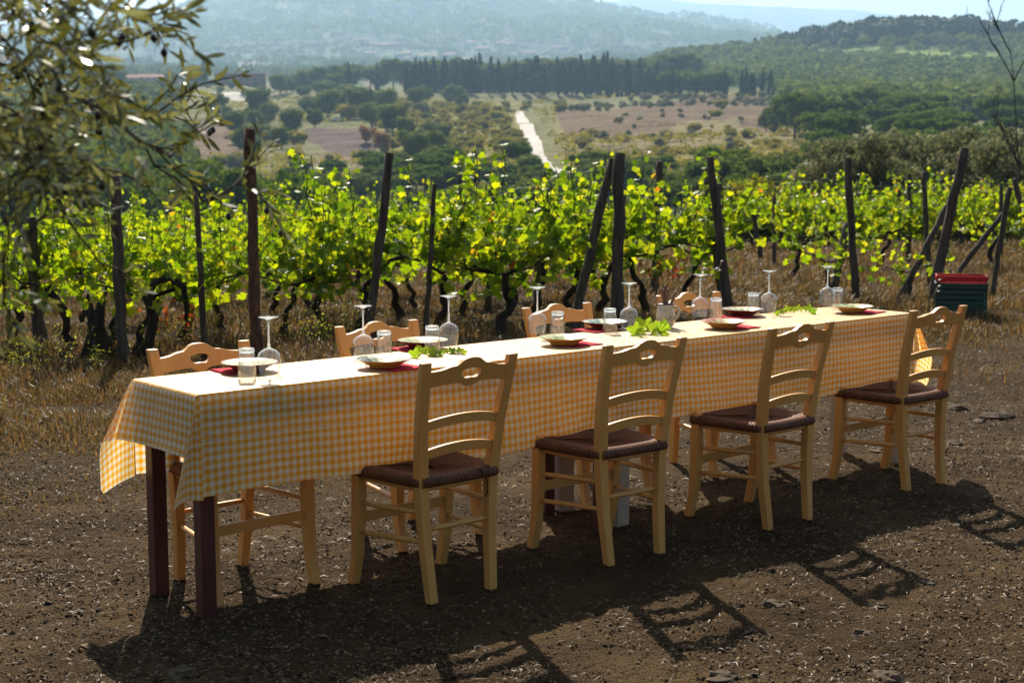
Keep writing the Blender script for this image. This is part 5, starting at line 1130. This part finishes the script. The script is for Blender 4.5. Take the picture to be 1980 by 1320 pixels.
for i in range(16):
    px = (1900, 1960, 1930, 1840, 1870, 1990, 1780, 1950, 1690, 1750, 1560, 1620, 1820, 1975, 1480, 1900)[i]; Y_ = U(32, 38); o = PROTO['bush'][i % 3].copy(); sc.collection.objects.link(o)
    x = (px-990)/F*Y_; o.location = (x, Y_, gz(x, Y_)); h = U(1.3, 2.3); o.scale = (h, h, h); o.rotation_euler = (0, 0, U(0, 6)); tag(o, "yellowing bush behind the vineyard under the olive trees", 'bush', 'yellowing bushes behind the vineyard')
# bare tree at the right edge
bt = thing('bare_tree', "leafless slender tree at the right edge of the picture", 'tree', (34*(1968-990)/F, 34.0, gz(11.8, 34))); mbt = MB(); g = random.Random(12)
def branch(p, v, ln, r, d):
    S_ = [p.copy()]
    for i in range(7): v = (v+Vector((g.uniform(-0.10, 0.10), g.uniform(-0.10, 0.10), 0.03))).normalized(); p = p+v*ln/7; S_.append(p.copy())
    mbt.tube(S_, [r*(1-0.10*i) for i in range(8)], 6)
    if d < 4:
        for k in range(9 if d == 1 else 4):
            j = g.randrange(2, 8); a = g.uniform(0, 6.28); branch(S_[j], (v*0.9+Vector((math.cos(a)*0.55, math.sin(a)*0.55, 0.25))).normalized(), ln*g.uniform(0.25, 0.42), r*0.62, d+1)
branch(Vector((0, 0, -0.2)), Vector((-0.02, 0, 1)), 4.6, 0.030, 1); mbt.build('branches', M['treebark'], bt)

# ------------------------------------------------------------------ buildings, masts and cars far away
wallm = {k: mat("plaster_"+k, c, 0.9, 0.1) for k, c in (('brick', (0.30, 0.13, 0.09)), ('pink', (0.46, 0.28, 0.22)), ('cream', (0.52, 0.44, 0.34)), ('ochre', (0.48, 0.34, 0.20)))}
roofm = mat("terracotta_roof", (0.30, 0.14, 0.09), 0.85, 0.1); concr = mat("pale_roof_sheet", (0.62, 0.58, 0.54), 0.7, 0.2); dark = mat("window_dark", (0.03, 0.035, 0.04), 0.2)
def house(px, row, wm_, dm_, hm_, wk, label, group, rz=0.0, Y=None, flat=False):
    b = on_terr(px, row, Y)
    if b is None: return
    t = thing('flat_roofed_building' if flat else 'farmhouse', label, 'building', b, rz, group); w2, d2 = wm_/2, dm_/2
    MB().box(-w2, w2, -d2, d2, -3, hm_).build('wall', wallm[wk], t, False)
    if flat: MB().box(-w2-1, w2+1, -d2-1, d2+1, hm_, hm_+1.5).build('roof', concr, t, False)
    else: MB().add([(-w2-.4, -d2-.4, hm_), (w2+.4, -d2-.4, hm_), (w2+.4, d2+.4, hm_), (-w2-.4, d2+.4, hm_), (-w2-.4, 0, hm_+dm_*0.25), (w2+.4, 0, hm_+dm_*0.25)], [(0, 1, 5, 4), (2, 3, 4, 5), (1, 2, 5), (3, 0, 4), (3, 2, 1, 0)]).build('roof', roofm, t, False)
    n = max(2, int(wm_/4)); fl = 2 if hm_ > 5 else 1
    for k in range(n):
        for q_ in range(fl):
            x = -w2+wm_*(k+0.5)/n; z = 1.2+q_*3.1; MB().box(x-0.55, x+0.55, -d2-0.05, -d2+0.05, z, z+1.5).build('window', dark, t, False)
house(470, 166, 28, 12, 8.2, 'brick', "long brick building with a pale flat roof among trees on the left", None, 0.12, 860, True)
for i, (px, row, w_) in enumerate(((250, 152, 22), (312, 153, 26), (205, 156, 18))): house(px, row, w_, 9, 6, 'pink', ("pinkish farmhouse seen through the olive branches", "long pinkish farmhouse just right of the olive branches", "farmhouse deepest in the olive branches on the left")[i], None, 0.1*i, 960)
for i in range(30):
    px = 690+i*14+U(-6, 6); house(px, 0, U(14, 34), U(9, 12), U(5, 9), random.choice(('pink', 'cream', 'ochre')), "small hazy house of the village below the mountain", 'houses of the distant village', U(-0.4, 0.4), U(2350, 2900))
for i, (px, Y_) in enumerate(((620, 3100), (440, 3300), (880, 3000), (520, 2900))): house(px, 0, 24, 10, 6, 'cream', "pale farmhouse alone on the lower flank of the mountain", 'lone farmhouses on the mountain flank', U(-0.3, 0.3), Y_)
house(1955, 0, 26, 10, 6, 'pink', "long reddish farmhouse on the skyline of the right hill", None, 0.1, 1130)
for i, (px, h) in enumerate(((1831, 15), (1859, 34))):
    b = on_terr(px, 0, 1165); t = thing('radio_mast', ("shorter thin mast on the skyline of the right hill", "taller thin mast on the skyline of the right hill")[i], 'mast', b, 0, None); hh = h/F*1165+8
    mb = MB()
    for a in (0, 2.09, 4.19): mb.tube([(0.7*math.cos(a), 0.7*math.sin(a), -1), (0.25*math.cos(a), 0.25*math.sin(a), hh)], 0.14, 5)
    for k in range(12): z = hh*k/12; mb.tube([(0.6*math.cos(k), 0.6*math.sin(k), z), (0.6*math.cos(k+2.1), 0.6*math.sin(k+2.1), z+hh/12)], 0.08, 4)
    mb.build('lattice', M['steel'], t)
cm = mat("white_car_paint", (0.7, 0.7, 0.7), 0.25); cg_ = mat("car_glass", (0.02, 0.02, 0.03), 0.1); tyre = mat("tyre", (0.02, 0.02, 0.02), 0.8)
def car():
    t = thing('parked_car', None, 'car')
    prof = [(-2.1, 0.35), (-2.15, 0.75), (-1.9, 0.92), (-1.0, 1.0), (-0.45, 1.42), (0.9, 1.45), (1.6, 1.02), (2.1, 0.95), (2.15, 0.4)]; n = len(prof)
    MB().add([(x, y, z) for y in (-0.85, 0.85) for x, z in prof], [tuple(range(n)), tuple(reversed(range(n, 2*n)))]+[(i, (i+1) % n+0, (i+1) % n+n, i+n) for i in range(n)]).build('body', cm, t, False, 0.05)
    MB().box(-0.75, 1.15, -0.87, 0.87, 1.05, 1.32).build('side_windows', cg_, t, False)
    for x in (-1.35, 1.35):
        for y in (-0.78, 0.78): MB().tube([(x, y-0.1, 0.33), (x, y+0.1, 0.33)], 0.33, 12).build('wheel', tyre, t)
    return t
c0 = freeze(car())
for i, (px, row, lab) in enumerate(((438, 192, "white car at the left of the pale yard below the long building"), (474, 188, "white car in the middle of the pale yard below the long building"), (527, 183, "white car at the right of the pale yard below the long building"), (600, 208, "white car among trees under the lone broadleaf trees"), (656, 236, "white car at the top edge of the dark ploughed field"))):
    o = c0 if i == 0 else copy_tree(c0); o.location = on_terr(px, row)+Vector((0, 0, 0.1)); o.rotation_euler = (0, 0, i*0.7); tag(o, lab, 'car', 'white cars across the valley')
# ------------------------------------------------------------------ labels that tell the members of small groups apart
ORD = "first second third fourth fifth sixth seventh eighth ninth tenth eleventh twelfth thirteenth fourteenth fifteenth sixteenth seventeenth eighteenth nineteenth twentieth".split()
ORD += ["twenty-"+w_ for w_ in ORD[:9]]+["thirtieth"]+["thirty-"+w_ for w_ in ORD[:9]]
def relabel(group, noun):
    ms = sorted([o for o in sc.objects if o.get('group') == group and o.get('category')], key=lambda o: o.matrix_basis.translation.x/o.matrix_basis.translation.y)
    for i, o in enumerate(ms): o['label'] = "%s from the left of the %s" % (ORD[i], noun)
relabel('broadleaf trees left of the road', "single broadleaf trees scattered left of the gravel road")
relabel('cypresses of the compact clump', "cypresses in the compact clump on the crest")
relabel('grove trees between the two cypress groups', "dark grove trees beside the compact cypress clump")
relabel('tall rounded trees beside the pine grove', "tall dark rounded trees edging the pine grove")
relabel('conifers on the far wooded hill', "small conifers on the far wooded hill")
relabel('umbrella pines on the skyline', "tiny umbrella pines on the right skyline")
relabel('lone farmhouses on the mountain flank', "pale farmhouses alone on the mountain flank")
relabel('houses of the distant village', "small hazy houses of the distant village")
relabel('yellowing bushes behind the vineyard', "yellowing bushes under the olive trees")
relabel('small shrubs on the brown field', "small shrubs dotting the brown field")
relabel('yellow flowered weeds in the dry grass', "yellow flowered weeds in the dry grass")
relabel('round trees of the wood on the crest', "round topped trees of the crest wood")
relabel('rust coloured bushes by the ploughed field', "rust coloured bushes by the ploughed field")
for k_, w_ in enumerate(("nearest", "middle", "farthest")): relabel('vines on the right, %s distant row' % w_, "vines in the %s distant row on the right" % w_)
# ------------------------------------------------------------------ remove prototypes nobody used
for ks in PROTO.values():
    for o in ks:
        if o.get('unused'): bpy.data.objects.remove(o)
# ------------------------------------------------------------------ the air
hz = MB().box(-8500, 8500, -400, 10500, -60, 1150); hm = bpy.data.materials.new("summer_haze"); hm.use_nodes = True; nd = hm.node_tree
nd.nodes.remove(nd.nodes["Principled BSDF"]); pv = nd.nodes.new("ShaderNodeVolumePrincipled"); pv.inputs["Color"].default_value = (0.43, 0.69, 1.0, 1); pv.inputs["Density"].default_value = HAZE_DENSITY; pv.inputs["Anisotropy"].default_value = 0.32
nd.links.new(pv.outputs[0], nd.nodes["Material Output"].inputs["Volume"]); o = hz.build('haze', hm, None, False); tag(o, "pale blue summer haze lying over the valley", None, None, 'stuff')
print("mesh objects", len([o for o in sc.objects if o.type == 'MESH']), "polys", sum(len(m_.polygons) for m_ in bpy.data.meshes))
